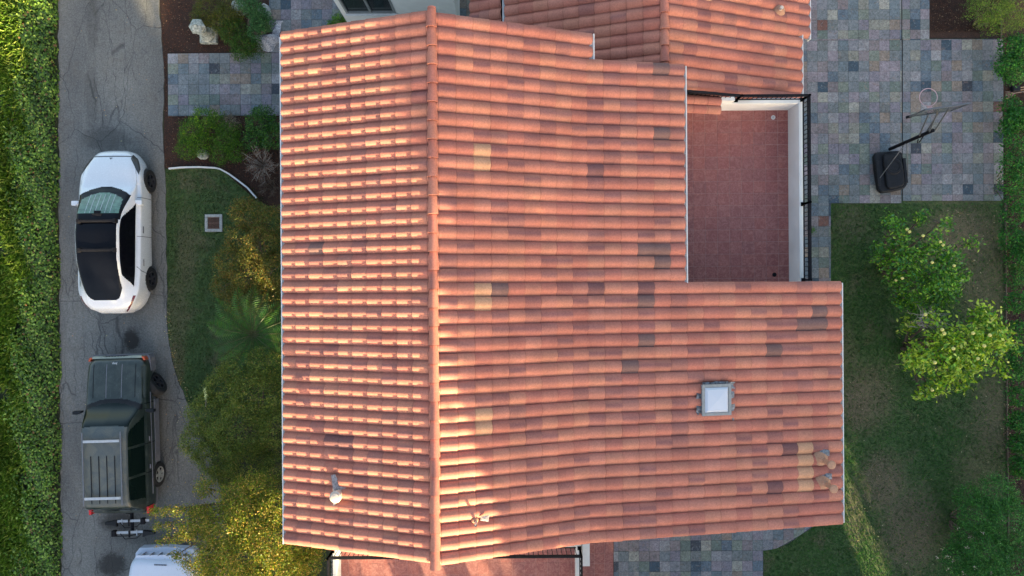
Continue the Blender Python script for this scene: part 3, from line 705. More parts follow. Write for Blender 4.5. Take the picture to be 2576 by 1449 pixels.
lay_roof(wing, items, 300)
mb = MB()
deck(mb, VX, VZ, vE - .25, vEz + .1, 4.7, 9.25); deck(mb, VX, VZ, VL + .03, VLz, 5.0, 9.25); deck(mb, VL - .1, 2.95, -1.0, 2.62, 6.1, 9.0); mb.build('roof', M['deck'], wing)
for (x, y0, y1, z, s) in [(7.60, 6.32, 9.2, 3.1, 1), (7.36, 4.66, 6.45, 3.19, 1), (VL, 5.2, 9.2, VLz, -1)]:
    f = MB(); f.box(min(x + s*.07, x + s*.096), max(x + s*.07, x + s*.096), y0, y1, z - .16, z + .03); f.build('fascia', M['white'], wing)
    f = MB(); f.box(min(x - s*.03, x + s*.069), max(x - s*.03, x + s*.069), y0, y1, z - .04, z + .018); f.build('bird_stop', M['bird'], wing)
for i in range(11):
    k = rng.choice([k_ for k_ in capcache]); o = bpy.data.objects.new('ridge_tile', capcache[k]); C.objects.link(o); o.parent = wing; o.location = (VX, 9.1 - i * pit, VZ + .02)
b = MB(); b.box(.3, 7.0, 4.75, 9.0, 0, 3.0); b.build('wall', M['stucco'], wing)
b = MB(); b.add([(VX - 3.2, 4.8, 3.0), (VX + 3.2, 4.8, 3.0), (VX, 4.8, 4.45), (VX - 3.2, 4.9, 3.0), (VX + 3.2, 4.9, 3.0), (VX, 4.9, 4.45)], [(0,1,2), (5,4,3), (0,2,5,3), (1,4,5,2)]); b.build('wall', M['stucco'], wing)
# white bay with the window
WY = 7.9
b = MB(); b.box(-4.83, -4.69, WY, 10.5, 0, 3.0); b.box(-4.69, -3.27, WY, WY + .14, 0, 1.05); b.box(-4.69, -3.27, WY, WY + .14, 2.4, 3.0); b.box(-3.27, -2.05, WY, WY + .14, 0, 3.0); b.build('wall', M['stucco'], wing)
b = MB(); b.prism([(-2.05, WY), (-1.52, WY - .12), (-1.52, 10.5), (-2.05, 10.5)], 0, 3.0); b.build('wall', M['stucco'], wing)
b = MB(); b.box(-4.83, -1.52, WY + .6, 10.5, 3.02, 3.15); b.build('flat_roof', M['deck'], wing)
wn = MB(); x0, x1 = -4.69, -3.27
for (a, b_, c, d) in [(x0, x1, 1.05, 1.11), (x0, x1, 2.34, 2.4), (x0, x0 + .06, 1.11, 2.34), (x1 - .06, x1, 1.11, 2.34), (-4.01, -3.95, 1.11, 2.34)]: wn.box(a, b_, WY - .02, WY + .1, c, d)
wo = wn.build('window', M['winframe'], wing)
for (a, b_) in ((x0 + .06, -4.01), (-3.95, x1 - .06)):
    p = MB(); p.box(a, b_, WY + .04, WY + .05, 1.11, 2.34); p.build('pane', M['winglass'], wo)
p = MB(); p.box(x0 - .03, x1 + .03, WY - .07, WY - .02, 1.0, 1.05); p.build('sill', M['white'], wo)
b = MB(); b.box(-1.5, -1.0, 6.0, 10, 0, .03); 
# vents on the wing roof
for (px, py, mt) in [(1768, 3, 'tan'), (1979, 6, 'cream')]:
    x, y = W(px, py, 4.0); zb = VZ + (vEz - VZ) * (x - VX) / (vE - VX)
    s = empty('vent_pipe', (x, y, zb)); s.parent = wing
    m = MB(); m.tube([(x, y, zb), (x, y, zb + .28)], .045, 12); m.build('pipe', M[mt], s, True)
    m = MB(); m.lathe(x, y, [(.17, zb + .06), (.13, zb + .1), (.06, zb + .17)], 12); m.build('mortar_collar', M['tan'], s, True)

# ---------------------------------------------------------------- foliage
LEAFV = np.array([(-.5, 0, 0), (0, -.24, .05), (.5, 0, 0), (0, .24, .05)])
def leaf_cloud(name, pts, nrm, size, cols, mat, parent=None, flat=.6, szvar=.3, shape=None, rnd=.55):
    n = len(pts); rng = RNG
    nr = nrm * flat + rng.normal(0, rnd, (n, 3)); nr /= np.linalg.norm(nr, axis=1)[:, None] + 1e-9
    a = rng.normal(0, 1, (n, 3)); t = np.cross(nr, a); t /= np.linalg.norm(t, axis=1)[:, None] + 1e-9; b = np.cross(nr, t)
    s = (size * (1 + rng.uniform(-szvar, szvar, n)))[:, None, None]; L = (shape if shape is not None else LEAFV)[None]
    v = pts[:, None, :] + s * (L[..., 0:1] * t[:, None] + L[..., 1:2] * b[:, None] + L[..., 2:3] * nr[:, None])
    c = np.repeat(cols, 4, axis=0); q = np.arange(4 * n).reshape(n, 4)
    return np_mesh(name, v.reshape(-1, 3), q, c, mat, parent)
def pal(n, cols, wts=None, var=.15):
    cols = np.array(cols); k = RNG.choice(len(cols), n, p=(np.array(wts) / sum(wts) if wts is not None else None))
    return cols[k] * (1 + RNG.uniform(-var, var, (n, 1)))
def blob_points(blobs, n, clump=6, spread=.08, fill=.35):
    """points in lumpy shells of several overlapping ellipsoids, gathered into sprigs"""
    vol = np.array([b[3] * b[4] for b in blobs]); k = RNG.choice(len(blobs), n // clump, p=vol / vol.sum())
    B = np.array(blobs)[k]; d = RNG.normal(0, 1, (len(k), 3)); d[:, 2] = np.abs(d[:, 2]) * .9 - .15; d /= np.linalg.norm(d, axis=1)[:, None]
    ph = np.sin(d[:, 0] * 5 + B[:, 0] * 3) * np.cos(d[:, 1] * 6 + B[:, 1] * 4) * .14
    r = (1 - fill * RNG.random(len(k)) ** 1.5) * (1 + ph) * (1 + RNG.normal(0, .05, len(k)))
    c = B[:, :3] + d * B[:, 3:6] * r[:, None]
    p = np.repeat(c, clump, axis=0) + RNG.normal(0, spread, (len(c) * clump, 3)); nn = np.repeat(d, clump, axis=0) + np.array([0, 0, .6])
    nn /= np.linalg.norm(nn, axis=1)[:, None]; return p, nn, np.repeat(np.arange(len(c)), clump)
def plant(name, label, cat, blobs_px, n, leaf, cols, wts=None, group=None, clump=6, spread=.05, mat='leaf', trunk=True, fill=.35, flat=.6, stem_r=.03, cvar=.2, shape=None, rnd=.55, rs=1.0):
    """blobs_px: (px, py, radius px, centre z, height radius)"""
    bl = []
    for (px, py, r, z, hz, *e) in blobs_px:
        x, y = W(px, py, z + hz * .5); rr = r * (H - z) / F * rs; bl.append((x, y, z, rr * (e[0] if e else 1), rr * (e[1] if len(e) > 1 else 1), hz))
    cx = sum(b[0] for b in bl) / len(bl); cy = sum(b[1] for b in bl) / len(bl)
    t = empty(name, (cx, cy, 0)); tag(t, label, cat, group)
    p, nn, sid = blob_points(bl, n, clump, spread, fill); p[:, 2] = np.maximum(p[:, 2], .04)
    c = pal(len(p), cols, wts, .12); sv = RNG.uniform(1 - cvar, 1 + cvar, sid.max() + 1); c = c * sv[sid][:, None]
    leaf_cloud('crown' if cat == 'tree' else 'foliage', p, nn, leaf, c, M[mat], t, flat, shape=shape, rnd=rnd)
    if trunk:
        m = MB()
        for b in bl:
            a = Vector((cx + (b[0]-cx)*.15, cy + (b[1]-cy)*.15, 0)); e = Vector((b[0], b[1], b[2] + b[5]*.05)); mid = a.lerp(e, .5) + Vector((random.uniform(-.05, .05), random.uniform(-.05, .05), .1))
            m.tube([a, mid, e], [stem_r, stem_r*.7, stem_r*.3], 6)
            for k in range(5):
                an = random.uniform(0, 6.28); f = mid.lerp(e, random.uniform(.2, 1)); g2 = f + Vector((math.cos(an)*b[3]*.8, math.sin(an)*b[4]*.8, random.uniform(-.1, b[5]*.3)))
                m.tube([f, f.lerp(g2, .5) + Vector((0, 0, .04)), g2], [stem_r*.4, stem_r*.3, stem_r*.12], 5)
        m.build('trunk' if cat == 'tree' else 'stem', M['bark'], t, True)
    return t
def fruits(t, pts, r=.042):
    for (px, py, z) in pts:
        x, y = W(px, py, z); m = MB(); m.lathe(x, y, [(r*.2, z - r), (r*.75, z - r*.6), (r, z), (r*.75, z + r*.6), (r*.2, z + r)], 10); m.build('fruit', M['lemon'], t, True)

CG = [(.06, .15, .025), (.085, .20, .03), (.045, .115, .028), (.13, .24, .045), (.21, .31, .06), (.04, .125, .045)]
t = plant('citrus_tree', 'green citrus tree with pale round fruit on the lawn nearest the slate patio', 'tree',
    [(2232, 640, 40, 1.7, .5), (2262, 600, 34, 2.0, .45), (2250, 555, 26, 2.0, .3), (2300, 650, 50, 2.1, .5), (2350, 615, 40, 2.3, .45), (2375, 560, 26, 2.2, .35, 1.2, .8), (2320, 545, 16, 1.9, .2),
     (2395, 650, 42, 2.1, .5), (2420, 700, 34, 1.9, .5), (2370, 700, 50, 2.2, .5), (2310, 710, 42, 2.0, .5), (2255, 690, 30, 1.6, .4), (2262, 720, 18, 1.5, .3), (2340, 750, 44, 1.7, .45), (2270, 755, 26, 1.3, .3), (2300, 775, 26, 1.2, .3),
     (2385, 750, 30, 1.6, .4), (2450, 610, 22, 1.7, .2, 1.6, .6)], 5600, .10, CG, [4, 4, 4, 3, 1.8, 1.6], 'citrus trees on the lawn', clump=11, spread=.08, rs=.86, mat='citrus', fill=.7, flat=.5, stem_r=.05, cvar=.3)
fruits(t, [(2288, 583, 2.45), (2282, 577, 2.4), (2322, 593, 2.6), (2365, 608, 2.75), (2372, 616, 2.7), (2258, 660, 2.1), (2262, 652, 2.1), (2254, 705, 1.9), (2345, 660, 2.6), (2400, 668, 2.5), (2270, 700, 2.4)])
CY = [(.24, .33, .05), (.33, .41, .075), (.14, .25, .045), (.08, .18, .035), (.42, .46, .13)]
t = plant('citrus_tree', 'yellow green citrus tree with big leaves and bare grey twigs, nearer the hedge', 'tree',
    [(2480, 790, 38, 2.3, .4, 1, 1.1), (2500, 845, 48, 2.4, .5), (2540, 870, 30, 2.2, .4), (2440, 860, 50, 2.5, .5), (2380, 850, 38, 2.3, .4), (2350, 800, 24, 2.2, .3), (2330, 900, 44, 2.2, .45), (2300, 910, 26, 2.0, .35), (2400, 915, 46, 2.3, .5),
     (2460, 905, 40, 2.2, .45), (2385, 960, 34, 2.0, .4), (2430, 965, 26, 1.9, .35), (2345, 985, 18, 2.0, .2, 1.4, .7), (2318, 992, 14, 1.9, .2, .8, 1.3), (2530, 925, 22, 2.0, .3), (2290, 820, 22, .9, .25)], 4400, .125, CY, [4, 3, 4, 3, 1], 'citrus trees on the lawn',
    clump=10, spread=.10, rs=.86, mat='citrus', fill=.7, flat=.55, stem_r=.05, cvar=.25)
fruits(t, [(2370, 829, 2.95), (2375, 838, 2.9), (2448, 838, 3.0), (2490, 843, 3.1), (2476, 870, 3.1), (2398, 877, 3.0), (2460, 902, 2.8), (2352, 912, 2.8), (2345, 981, 2.3), (2328, 791, 2.6)], .048)
m = MB(); r = random.Random(4); bx, by = W(2330, 806, 2.2)
for k in range(60):
    a = r.uniform(0, 6.28); L = r.uniform(.15, .5); p = Vector((bx + r.uniform(-.25, .25), by + r.uniform(-.2, .2), 2.1 + r.uniform(-.2, .3))); q = p + Vector((math.cos(a)*L, math.sin(a)*L*.7, r.uniform(-.05, .2)))
    m.tube([p, p.lerp(q, .5) + Vector((r.uniform(-.03, .03), r.uniform(-.03, .03), .02)), q], [.008, .006, .003], 4)
m.build('dead_twigs', M['twig'], t)

HG = [(.03, .11, .025), (.05, .16, .032), (.022, .075, .02), (.075, .21, .038)]
hl = ['dark green hedge shrub at the patio edge just below the pale corner bush', 'dark green hedge shrub beside the patio below the garden tools', 'long dark green hedge shrub beside the patio corner and upper lawn', 'dark green hedge shrub beside the lawn level with the first citrus tree',
      'dark green hedge shrub half behind the yellow green citrus tree', 'narrow dark green hedge shrub beside the lower lawn below the citrus trees']
for i, bl in enumerate([[(2555, 115, 30, .7, .5), (2540, 160, 28, .6, .5), (2560, 175, 30, .6, .5), (2580, 130, 30, .7, .5)],
        [(2545, 262, 20, .5, .4), (2560, 300, 26, .6, .4), (2540, 320, 18, .5, .4), (2585, 300, 30, .6, .4)],
        [(2560, 360, 26, .6, .5), (2555, 410, 28, .7, .5), (2550, 460, 26, .7, .5), (2565, 500, 26, .7, .5), (2585, 430, 30, .7, .5), (2560, 540, 26, .7, .5)],
        [(2555, 600, 30, .6, .5), (2570, 650, 30, .6, .5), (2565, 700, 22, .5, .5), (2590, 620, 30, .7, .5)],
        [(2568, 760, 26, .6, .5), (2572, 830, 24, .6, .5), (2560, 940, 24, .6, .5), (2575, 900, 30, .7, .5), (2570, 1000, 26, .7, .5)],
        [(2572, 1060, 22, .6, .5), (2578, 1120, 24, .6, .5), (2576, 1180, 24, .6, .5)]]):
    plant('hedge_shrub', hl[i], 'shrub', bl, 4500, .065, HG, [3, 3, 3, 1.5], 'hedge shrubs along the right hand bed', clump=6, spread=.05, cvar=.3, trunk=True, stem_r=.015)
plant('shrub', 'pale yellow green bush in the top right corner above the mulch bed', 'shrub',
    [(2500, 10, 50, .9, .5), (2470, 20, 34, .8, .4), (2540, 40, 44, .8, .5), (2500, 60, 28, .6, .4, 1, .9), (2570, 20, 44, .9, .5)], 9000, .035, [(.10, .17, .03), (.07, .13, .025), (.15, .20, .04)], None, clump=6, spread=.04, cvar=.25)
t = plant('flowering_shrub', 'broad green shrub with faded cream flower heads in the lower right corner', 'shrub',
    [(2520, 1250, 52, 1.3, .5), (2470, 1300, 48, 1.3, .5), (2550, 1320, 60, 1.5, .6), (2450, 1360, 40, 1.1, .5), (2500, 1400, 60, 1.4, .6), (2420, 1410, 40, 1.0, .4), (2560, 1430, 60, 1.4, .6), (2440, 1250, 30, 1.1, .3), (2460, 1450, 50, 1.2, .5), (2415, 1360, 22, .9, .3)],
    30000, .05, [(.042, .125, .03), (.065, .17, .04), (.03, .09, .028), (.10, .22, .06)], [4, 4, 3, 1.5], clump=7, spread=.05, cvar=.3)
p = []
for (px, py) in [(2405, 1330), (2368, 1378), (2380, 1398), (2395, 1410), (2430, 1375), (2438, 1350), (2470, 1340), (2520, 1310), (2548, 1330), (2355, 1400), (2420, 1440), (2450, 1425), (2490, 1440), (2530, 1400), (2385, 1430), (2500, 1380)]:
    x, y = W(px, py, 1.7); p += [(x + random.gauss(0, .03), y + random.gauss(0, .03), 1.75 + random.gauss(0, .02)) for _ in range(9)]
p = np.array(p); fh = leaf_cloud('flower_head', p, np.tile((0, 0, 1.), (len(p), 1)), .035, pal(len(p), [(.5, .42, .36), (.38, .28, .22)]), M['leaf'], t); fh['kind'] = 'stuff'

# left garden
OL = [(.06, .07, .014), (.09, .082, .02), (.04, .058, .014), (.12, .09, .026), (.125, .07, .025)]
t = plant('bronze_shrub', 'tall bronze tinted shrub between the drain grate and the left eave', 'shrub',
    [(p_[0], p_[1], p_[2], p_[3] - .65, p_[4]) for p_ in [(620, 540, 44, 1.6, .5), (670, 560, 44, 1.7, .5), (600, 600, 40, 1.6, .5), (650, 620, 50, 1.9, .5), (570, 660, 38, 1.5, .5), (620, 690, 54, 1.8, .5), (680, 680, 46, 1.9, .5), (560, 720, 34, 1.3, .4), (600, 755, 44, 1.4, .5), (660, 755, 50, 1.6, .5), (600, 520, 22, 1.4, .3)]],
    34000, .045, [tuple(q*1.35 for q in c_) for c_ in OL], [4, 4, 3, 3, 2], clump=7, spread=.045, cvar=.35)
t = plant('olive_shrub', 'large rounded olive green shrub beside the dark green off-road car', 'shrub',
    [(600, 930, 54, 1.3, .5), (660, 920, 50, 1.5, .5), (560, 980, 52, 1.2, .5), (640, 1000, 70, 1.6, .6), (520, 1050, 56, 1.1, .5), (600, 1090, 76, 1.5, .6), (690, 1080, 50, 1.6, .6), (500, 1110, 50, 1.0, .5), (540, 1150, 56, 1.1, .5), (620, 1170, 60, 1.3, .5), (690, 1180, 40, 1.4, .5), (560, 1190, 40, .9, .4)],
    64000, .045, [(.095, .13, .026), (.135, .16, .034), (.06, .09, .022), (.19, .18, .05), (.22, .165, .055)], [4, 4, 4, 1.5, .6], clump=7, spread=.05, cvar=.3, fill=.25)
x0, y0 = W(519, 1000, 1.7); m = MB(); pp = []
for k in range(16): pp.append((x0 + .05*math.sin(k*.16), y0 - .25 + k*.035, 1.75 + .01*k))
m.tube(pp, .005, 4); m.build('flower_stem', M['twig'], t)
p = np.array([(pp[k][0] + random.gauss(0, .02), pp[k][1] + random.gauss(0, .015), pp[k][2]) for k in range(7, 16) for _ in range(14)])
leaf_cloud('flower_spike', p, np.tile((0, 0, 1.), (len(p), 1)), .03, pal(len(p), [(.55, .58, .3), (.4, .45, .2)]), M['leaf'], t)
def arm(p0, p1, n=5, r=20, z=1.8, hz=.22): return [(p0[0] + (p1[0]-p0[0])*k/(n-1), p0[1] + (p1[1]-p0[1])*k/(n-1), r*(1.1 - .45*(k/(n-1))), z - .25*k/(n-1), hz) for k in range(n)]
YG = [(.12, .15, .02), (.18, .165, .03), (.07, .11, .016), (.27, .19, .05), (.36, .24, .09)]
t = plant('arching_shrub', 'arching yellow green shrub reaching over the driveway and the white hood', 'shrub',
    [(p_[0], p_[1], p_[2], p_[3] + .45, p_[4]) for p_ in [(640, 1240, 50, 2.4, .6), (690, 1280, 44, 2.6, .6), (580, 1260, 44, 2.2, .5), (620, 1320, 66, 2.6, .6), (680, 1370, 60, 2.7, .6), (560, 1340, 56, 2.3, .5), (600, 1410, 66, 2.6, .6), (530, 1400, 50, 2.2, .5), (690, 1440, 60, 2.7, .6), (760, 1420, 44, 2.2, .5), (740, 1440, 50, 2.2, .5), (550, 1450, 50, 2.3, .5), (790, 1400, 22, 2.0, .4), (500, 1310, 34, 2.0, .4), (510, 1230, 24, 1.9, .3), (620, 1480, 60, 2.4, .5)]
    + arm((520, 1290), (386, 1288), 6, 17, 2.1) + arm((500, 1345), (398, 1364), 5, 15, 2.0) + arm((520, 1330), (392, 1326), 5, 16, 2.1) + arm((500, 1440), (440, 1400), 4, 18, 2.0)],
    60000, .048, [tuple(q*1.12 for q in c_) for c_ in YG], [4, 4, 5, 2.6, 1.3], clump=6, spread=.055, cvar=.35, fill=.6)
plant('azalea_shrub', 'bright green low azalea left of the two below the slate path', 'shrub',
    [(480, 330, 36, .4, .35), (470, 370, 30, .35, .3), (510, 300, 34, .4, .35), (500, 360, 32, .4, .3), (540, 300, 24, .4, .3)], 11000, .035, [(.035, .09, .012), (.055, .13, .016), (.10, .18, .02), (.02, .055, .01)], None, clump=6, spread=.035)
plant('azalea_shrub', 'green low azalea in the middle below the slate path above the round stone', 'shrub',
    [(565, 350, 34, .4, .35), (590, 380, 28, .35, .3), (550, 385, 26, .35, .3), (575, 330, 28, .4, .3)], 8000, .035, [(.035, .09, .012), (.055, .12, .016), (.08, .15, .02), (.02, .055, .01)], None, clump=6, spread=.035)
plant('camellia_shrub', 'dark green leafy shrub beside the left eave below the slate path', 'shrub',
    [(650, 310, 38, .6, .45), (680, 340, 34, .6, .4), (635, 350, 28, .5, .4), (660, 285, 26, .5, .4)], 6000, .05, [(.02, .06, .014), (.035, .095, .02), (.015, .04, .012), (.05, .12, .02)], None, clump=6, spread=.04)
plant('bare_shrub', 'dry brownish shrub with few leaves between the green azaleas', 'shrub', [(578, 308, 20, .4, .3), (570, 290, 12, .3, .2)], 900, .035, [(.16, .13, .10), (.11, .10, .07)], None, clump=4, spread=.03)
def twiggy(name, label, px, py, rpx, z, n, mat, cols, nl):
    x, y = W(px, py, z*.5); rr = rpx*H/F; t = empty(name, (x, y, 0)); tag(t, label, 'shrub'); m = MB(); r = random.Random(px); pts = []
    for k in range(n):
        a = r.uniform(0, 6.28); L = rr*r.uniform(.4, 1.05); e = Vector((x + math.cos(a)*L, y + math.sin(a)*L, z*r.uniform(.5, 1))); s = Vector((x, y, 0)); mid = s.lerp(e, .5) + Vector((0, 0, z*.25))
        m.tube([s, mid, e], [.012, .007, .003], 4); pts += [tuple(mid.lerp(e, r.random()) + Vector((r.gauss(0, .05), r.gauss(0, .05), r.gauss(0, .03)))) for _ in range(nl)]
        for q in range(3):
            f = mid.lerp(e, r.uniform(.2, .9)); g2 = f + Vector((r.uniform(-.15, .15), r.uniform(-.15, .15), r.uniform(0, .1))); m.tube([f, g2], [.004, .002], 3)
    m.build('stem', mat, t); p = np.array(pts); leaf_cloud('foliage', p, np.tile((0, 0, 1.), (len(p), 1)), .035, pal(len(p), cols), M['leaf'], t)
twiggy('red_shrub', 'sparse reddish brown twiggy shrub between white edging and left eave', 660, 415, 46, .8, 70, M['twig'], [(.11, .05, .035), (.15, .08, .05), (.06, .03, .02)], 26)
twiggy('red_shrub_small', 'small bare reddish shrub beside the eave below the sparse red one', 680, 470, 30, .6, 30, M['bark'], [(.07, .04, .03), (.10, .06, .04)], 12)
plant('azalea_shrub', 'olive tinted azalea behind the stone lantern at the top left', 'shrub',
    [(520, 20, 40, .55, .4), (560, 50, 40, .6, .4), (500, 45, 26, .5, .35), (580, 20, 34, .6, .4)], 9000, .035, [(.065, .075, .012), (.09, .085, .014), (.04, .06, .012)], None, clump=6, spread=.035)
plant('azalea_shrub', 'dense green azalea spilling on the slate path beside the stone lantern', 'shrub',
    [(590, 80, 38, .55, .4), (610, 110, 34, .5, .4), (570, 70, 28, .5, .35), (600, 130, 22, .4, .3), (635, 120, 24, .4, .3)], 9500, .036, [(.03, .075, .012), (.045, .10, .016), (.02, .05, .01), (.09, .09, .02)], [4, 3, 3, 1], clump=6, spread=.035)
plant('young_plant', 'small bright green plant at the foot of the white bay wall', 'plant', [(850, 46, 13, .3, .2), (866, 50, 8, .2, .15), (832, 58, 7, .15, .1)], 700, .05, [(.05, .12, .02), (.09, .17, .03)], None, clump=5, spread=.04)
plant('low_plant', 'tiny green weed growing at the base of the terrace wall', 'plant', [(2044, 578, 6, .15, .12)], 90, .05, [(.04, .11, .02)], None, clump=5, spread=.03, trunk=False)
# potted plant
x, y = W(652, 62, .4)
pt = empty('plant_pot', (x, y, 0)); tag(pt, 'round terracotta pot between the azaleas and the wrapped bundle', 'pot')
m = MB(); m.lathe(x, y, [(.2, .02), (.29, .42), (.31, .42), (.31, .5), (.27, .5), (.26, .40)], 24); m.build('pot', M['pot'], pt, True)
m = MB(); m.lathe(x, y, [(.26, .38), (.26, .42)], 18); m.build('potting_soil', M['mulch'], pt)
plant('potted_conifer', 'feathery green plant growing out of the terracotta pot', 'plant', [(650, 50, 26, 1.0, .35), (632, 15, 24, 1.2, .3), (665, 55, 20, .9, .3), (640, 80, 18, .8, .25), (615, 5, 20, 1.2, .3), (650, 30, 22, 1.1, .3)], 7000, .04, [(.04, .10, .035), (.06, .14, .05), (.03, .075, .025)], None, clump=7, spread=.04)
# wrapped bundle
x, y = W(667, 98, .3); m = MB(); r = random.Random(9); N = 16; vs = []; fs = []
ring = [(1.0, .0), (.9, .12), (.6, .32), (.3, .42), (.05, .45)]
for (k, z) in ring:
    for a in range(N):
        t_ = 2*math.pi*a/N; e = 1 + .25*math.sin(3*t_) + r.uniform(-.1, .1); vs.append((x + .36*k*e*math.cos(t_), y + .26*k*e*math.sin(t_), max(0.055, z + r.uniform(-.04, .04))))
for i in range(len(ring)-1):
    for a in range(N): fs.append((i*N+a, i*N+(a+1) % N, (i+1)*N+(a+1) % N, (i+1)*N+a))
fs.append(tuple((len(ring)-1)*N + a for a in range(N))); m.add(vs, fs)
vs = []; fs = []
for i in range(7):
    for a in range(4): vs.append((x + .22 + .025*i + (a - 1.5)*.07 + r.uniform(-.02, .02), y + .05 + .09*i, .08 + r.uniform(0, .09)))
for i in range(6):
    for a in range(3): fs.append((i*4+a, i*4+a+1, (i+1)*4+a+1, (i+1)*4+a))
m.add(vs, fs)
o = m.build('plastic_wrapped_bundle', M['plastic'], None, True); tag(o, 'crumpled clear plastic sheet wrapped round a bundle beside the terracotta pot', 'bundle')

def rock(name, label, px, py, r, z, mat, seed=1, flat=.7):
    x, y = W(px, py, z); q = random.Random(seed); m = MB(); N = 12; vs = []; fs = []
    for i, (k, zz) in enumerate([(1.0, 0), (1.05, .4), (.8, .85), (.4, 1.0), (.05, 1.03)]):
        for a in range(N): t_ = 2*math.pi*a/N; e = k*(1 + q.uniform(-.08, .08) + .08*math.sin(2*t_ + seed)); vs.append((x + r*e*math.cos(t_), y + r*e*math.sin(t_), r*flat*zz*(1 + q.uniform(-.06, .06))))
    for i in range(4):
        for a in range(N): fs.append((i*N+a, i*N+(a+1) % N, (i+1)*N+(a+1) % N, (i+1)*N+a))
    fs.append(tuple(4*N + a for a in range(N))); m.add(vs, fs); o = m.build(name, mat, None, True); tag(o, label, 'stone')
rock('garden_rock', 'round brownish stone in mulch under the middle azalea', 509, 388, .16, .1, M['stone'], 2, 1.1)
rock('garden_rock', 'pale boulder partly hidden behind the feathery potted plant', 661, 28, .23, .15, M['concrete'], 5)
x, y = W(600, 14, .3); m = MB(); m.lathe(x, y, [(.19, 0), (.2, .02), (.2, .34), (.18, .36), (.08, .37)], 20); o = m.build('stone_stool', M['stone']); tag(o, 'round pale stone stump between the azaleas at the top edge', 'stone stool')
# stone lantern
x, y = W(525, 91, 0.1)
ln = empty('stone_lantern', (x, y, 0)); tag(ln, 'weathered pale stone garden lantern with hexagonal cap on a square base', 'lantern')
m = MB(); m.box(x - .25, x + .25, y - .22, y + .22, 0, .16); m.build('base', M['stone'], ln, bevel=.015)
m = MB(); m.lathe(x, y, [(.2, .16), (.22, .24), (.17, .34), (.13, .40), (.12, .56), (.15, .62), (.17, .66)], 18); m.build('pedestal', M['stone'], ln, True)
m = MB(); m.lathe(x, y, [(.15, .66), (.14, .84)], 6); m.build('light_box', M['stone'], ln)
m = MB(); m.lathe(x, y, [(.22, .84), (.24, .87), (.22, .90), (.1, .96), (.06, .97), (.03, 1.0)], 6); m.build('cap', M['stone'], ln)
m = MB(); m.lathe(x + .17, y + .17, [(.05, .16), (.055, .22), (.03, .27), (.01, .29)], 10); m.build('small_finial', M['stone'], ln, True)
# path light
x, y = W(488, 284, .2); pl = empty('path_light', (x, y, 0)); tag(pl, 'small square garden path light at the lower edge of the slate path', 'garden light')
m = MB(); m.box(x - .015, x + .015, y - .015, y + .015, 0, .25); m.build('stake', M['steel'], pl); m = MB(); m.prism([(x-.06, y-.05), (x+.06, y-.04), (x+.06, y+.06), (x-.06, y+.05)], .25, .29); m.build('lamp_head', M['winframe'], pl)
# white edging
pts = [(424, 424), (455, 421), (500, 420), (540, 422), (553, 425), (575, 437), (600, 455), (622, 472), (645, 498)]
def edging(name, label, pts, mat, h=.09, wd=.022, gapk=()):
    m = MB(); P = [Vector((*W(*p, .08), 0)) for p in pts]
    for i in range(len(P) - 1):
        if i in gapk: continue
        d = (P[i+1] - P[i]).normalized(); n_ = Vector((-d.y, d.x, 0)) * wd; a, b = P[i], P[i+1]
        m.prism([(a + n_)[:2], (b + n_)[:2], (b - n_)[:2], (a - n_)[:2]][::-1], 0, h)
    o = m.build(name, mat); tag(o, label, 'edging')
edging('white_edging', 'thin white board edging curving between the mulch bed and left lawn', pts, M['white'])
edging('timber_edging', 'dark timber edging strip between the right lawn and the hedge bed', [(2531, 505), (2533, 800), (2536, 1100), (2540, 1449)], M['woodgrey'], .07, .012)
edging('timber_edging_short', 'short dark timber edging beside the mulch at the top right patio', [(2519, 20), (2521, 97)], M['woodgrey'], .07, .012)
# drain grate
x, y = W(537, 561, .05); dg = empty('drain_grate', (x, y, 0)); tag(dg, 'square rusty drain grate set in a concrete frame in the left lawn', 'drain grate')
m = MB(); o_, i_ = .265, .175
m.box(x-o_, x+o_, y+i_, y+o_, 0, .06); m.box(x-o_, x+o_, y-o_, y-i_, 0, .06); m.box(x-o_, x-i_, y-i_, y+i_, 0, .06); m.box(x+i_, x+o_, y-i_, y+i_, 0, .06); m.build('concrete_frame', M['concrete'], dg, bevel=.015)
m = MB(); m.box(x-i_, x+i_, y-i_, y+i_, .0, .016); m.build('pit', M['deck'], dg)
for k in range(10): m = MB(); xx = x - .155 + k*.0345; m.box(xx - .007, xx + .007, y - i_, y + i_, .035, .052); m.build('grate_bar', M['rust'], dg)
m = MB(); m.box(x-i_, x+i_, y-.012, y+.012, .034, .054); m.box(x-i_, x+i_, y+i_-.02, y+i_, .034, .053); m.box(x-i_, x+i_, y-i_, y-i_+.02, .034, .053); m.build('grate_rim', M['rust'], dg)

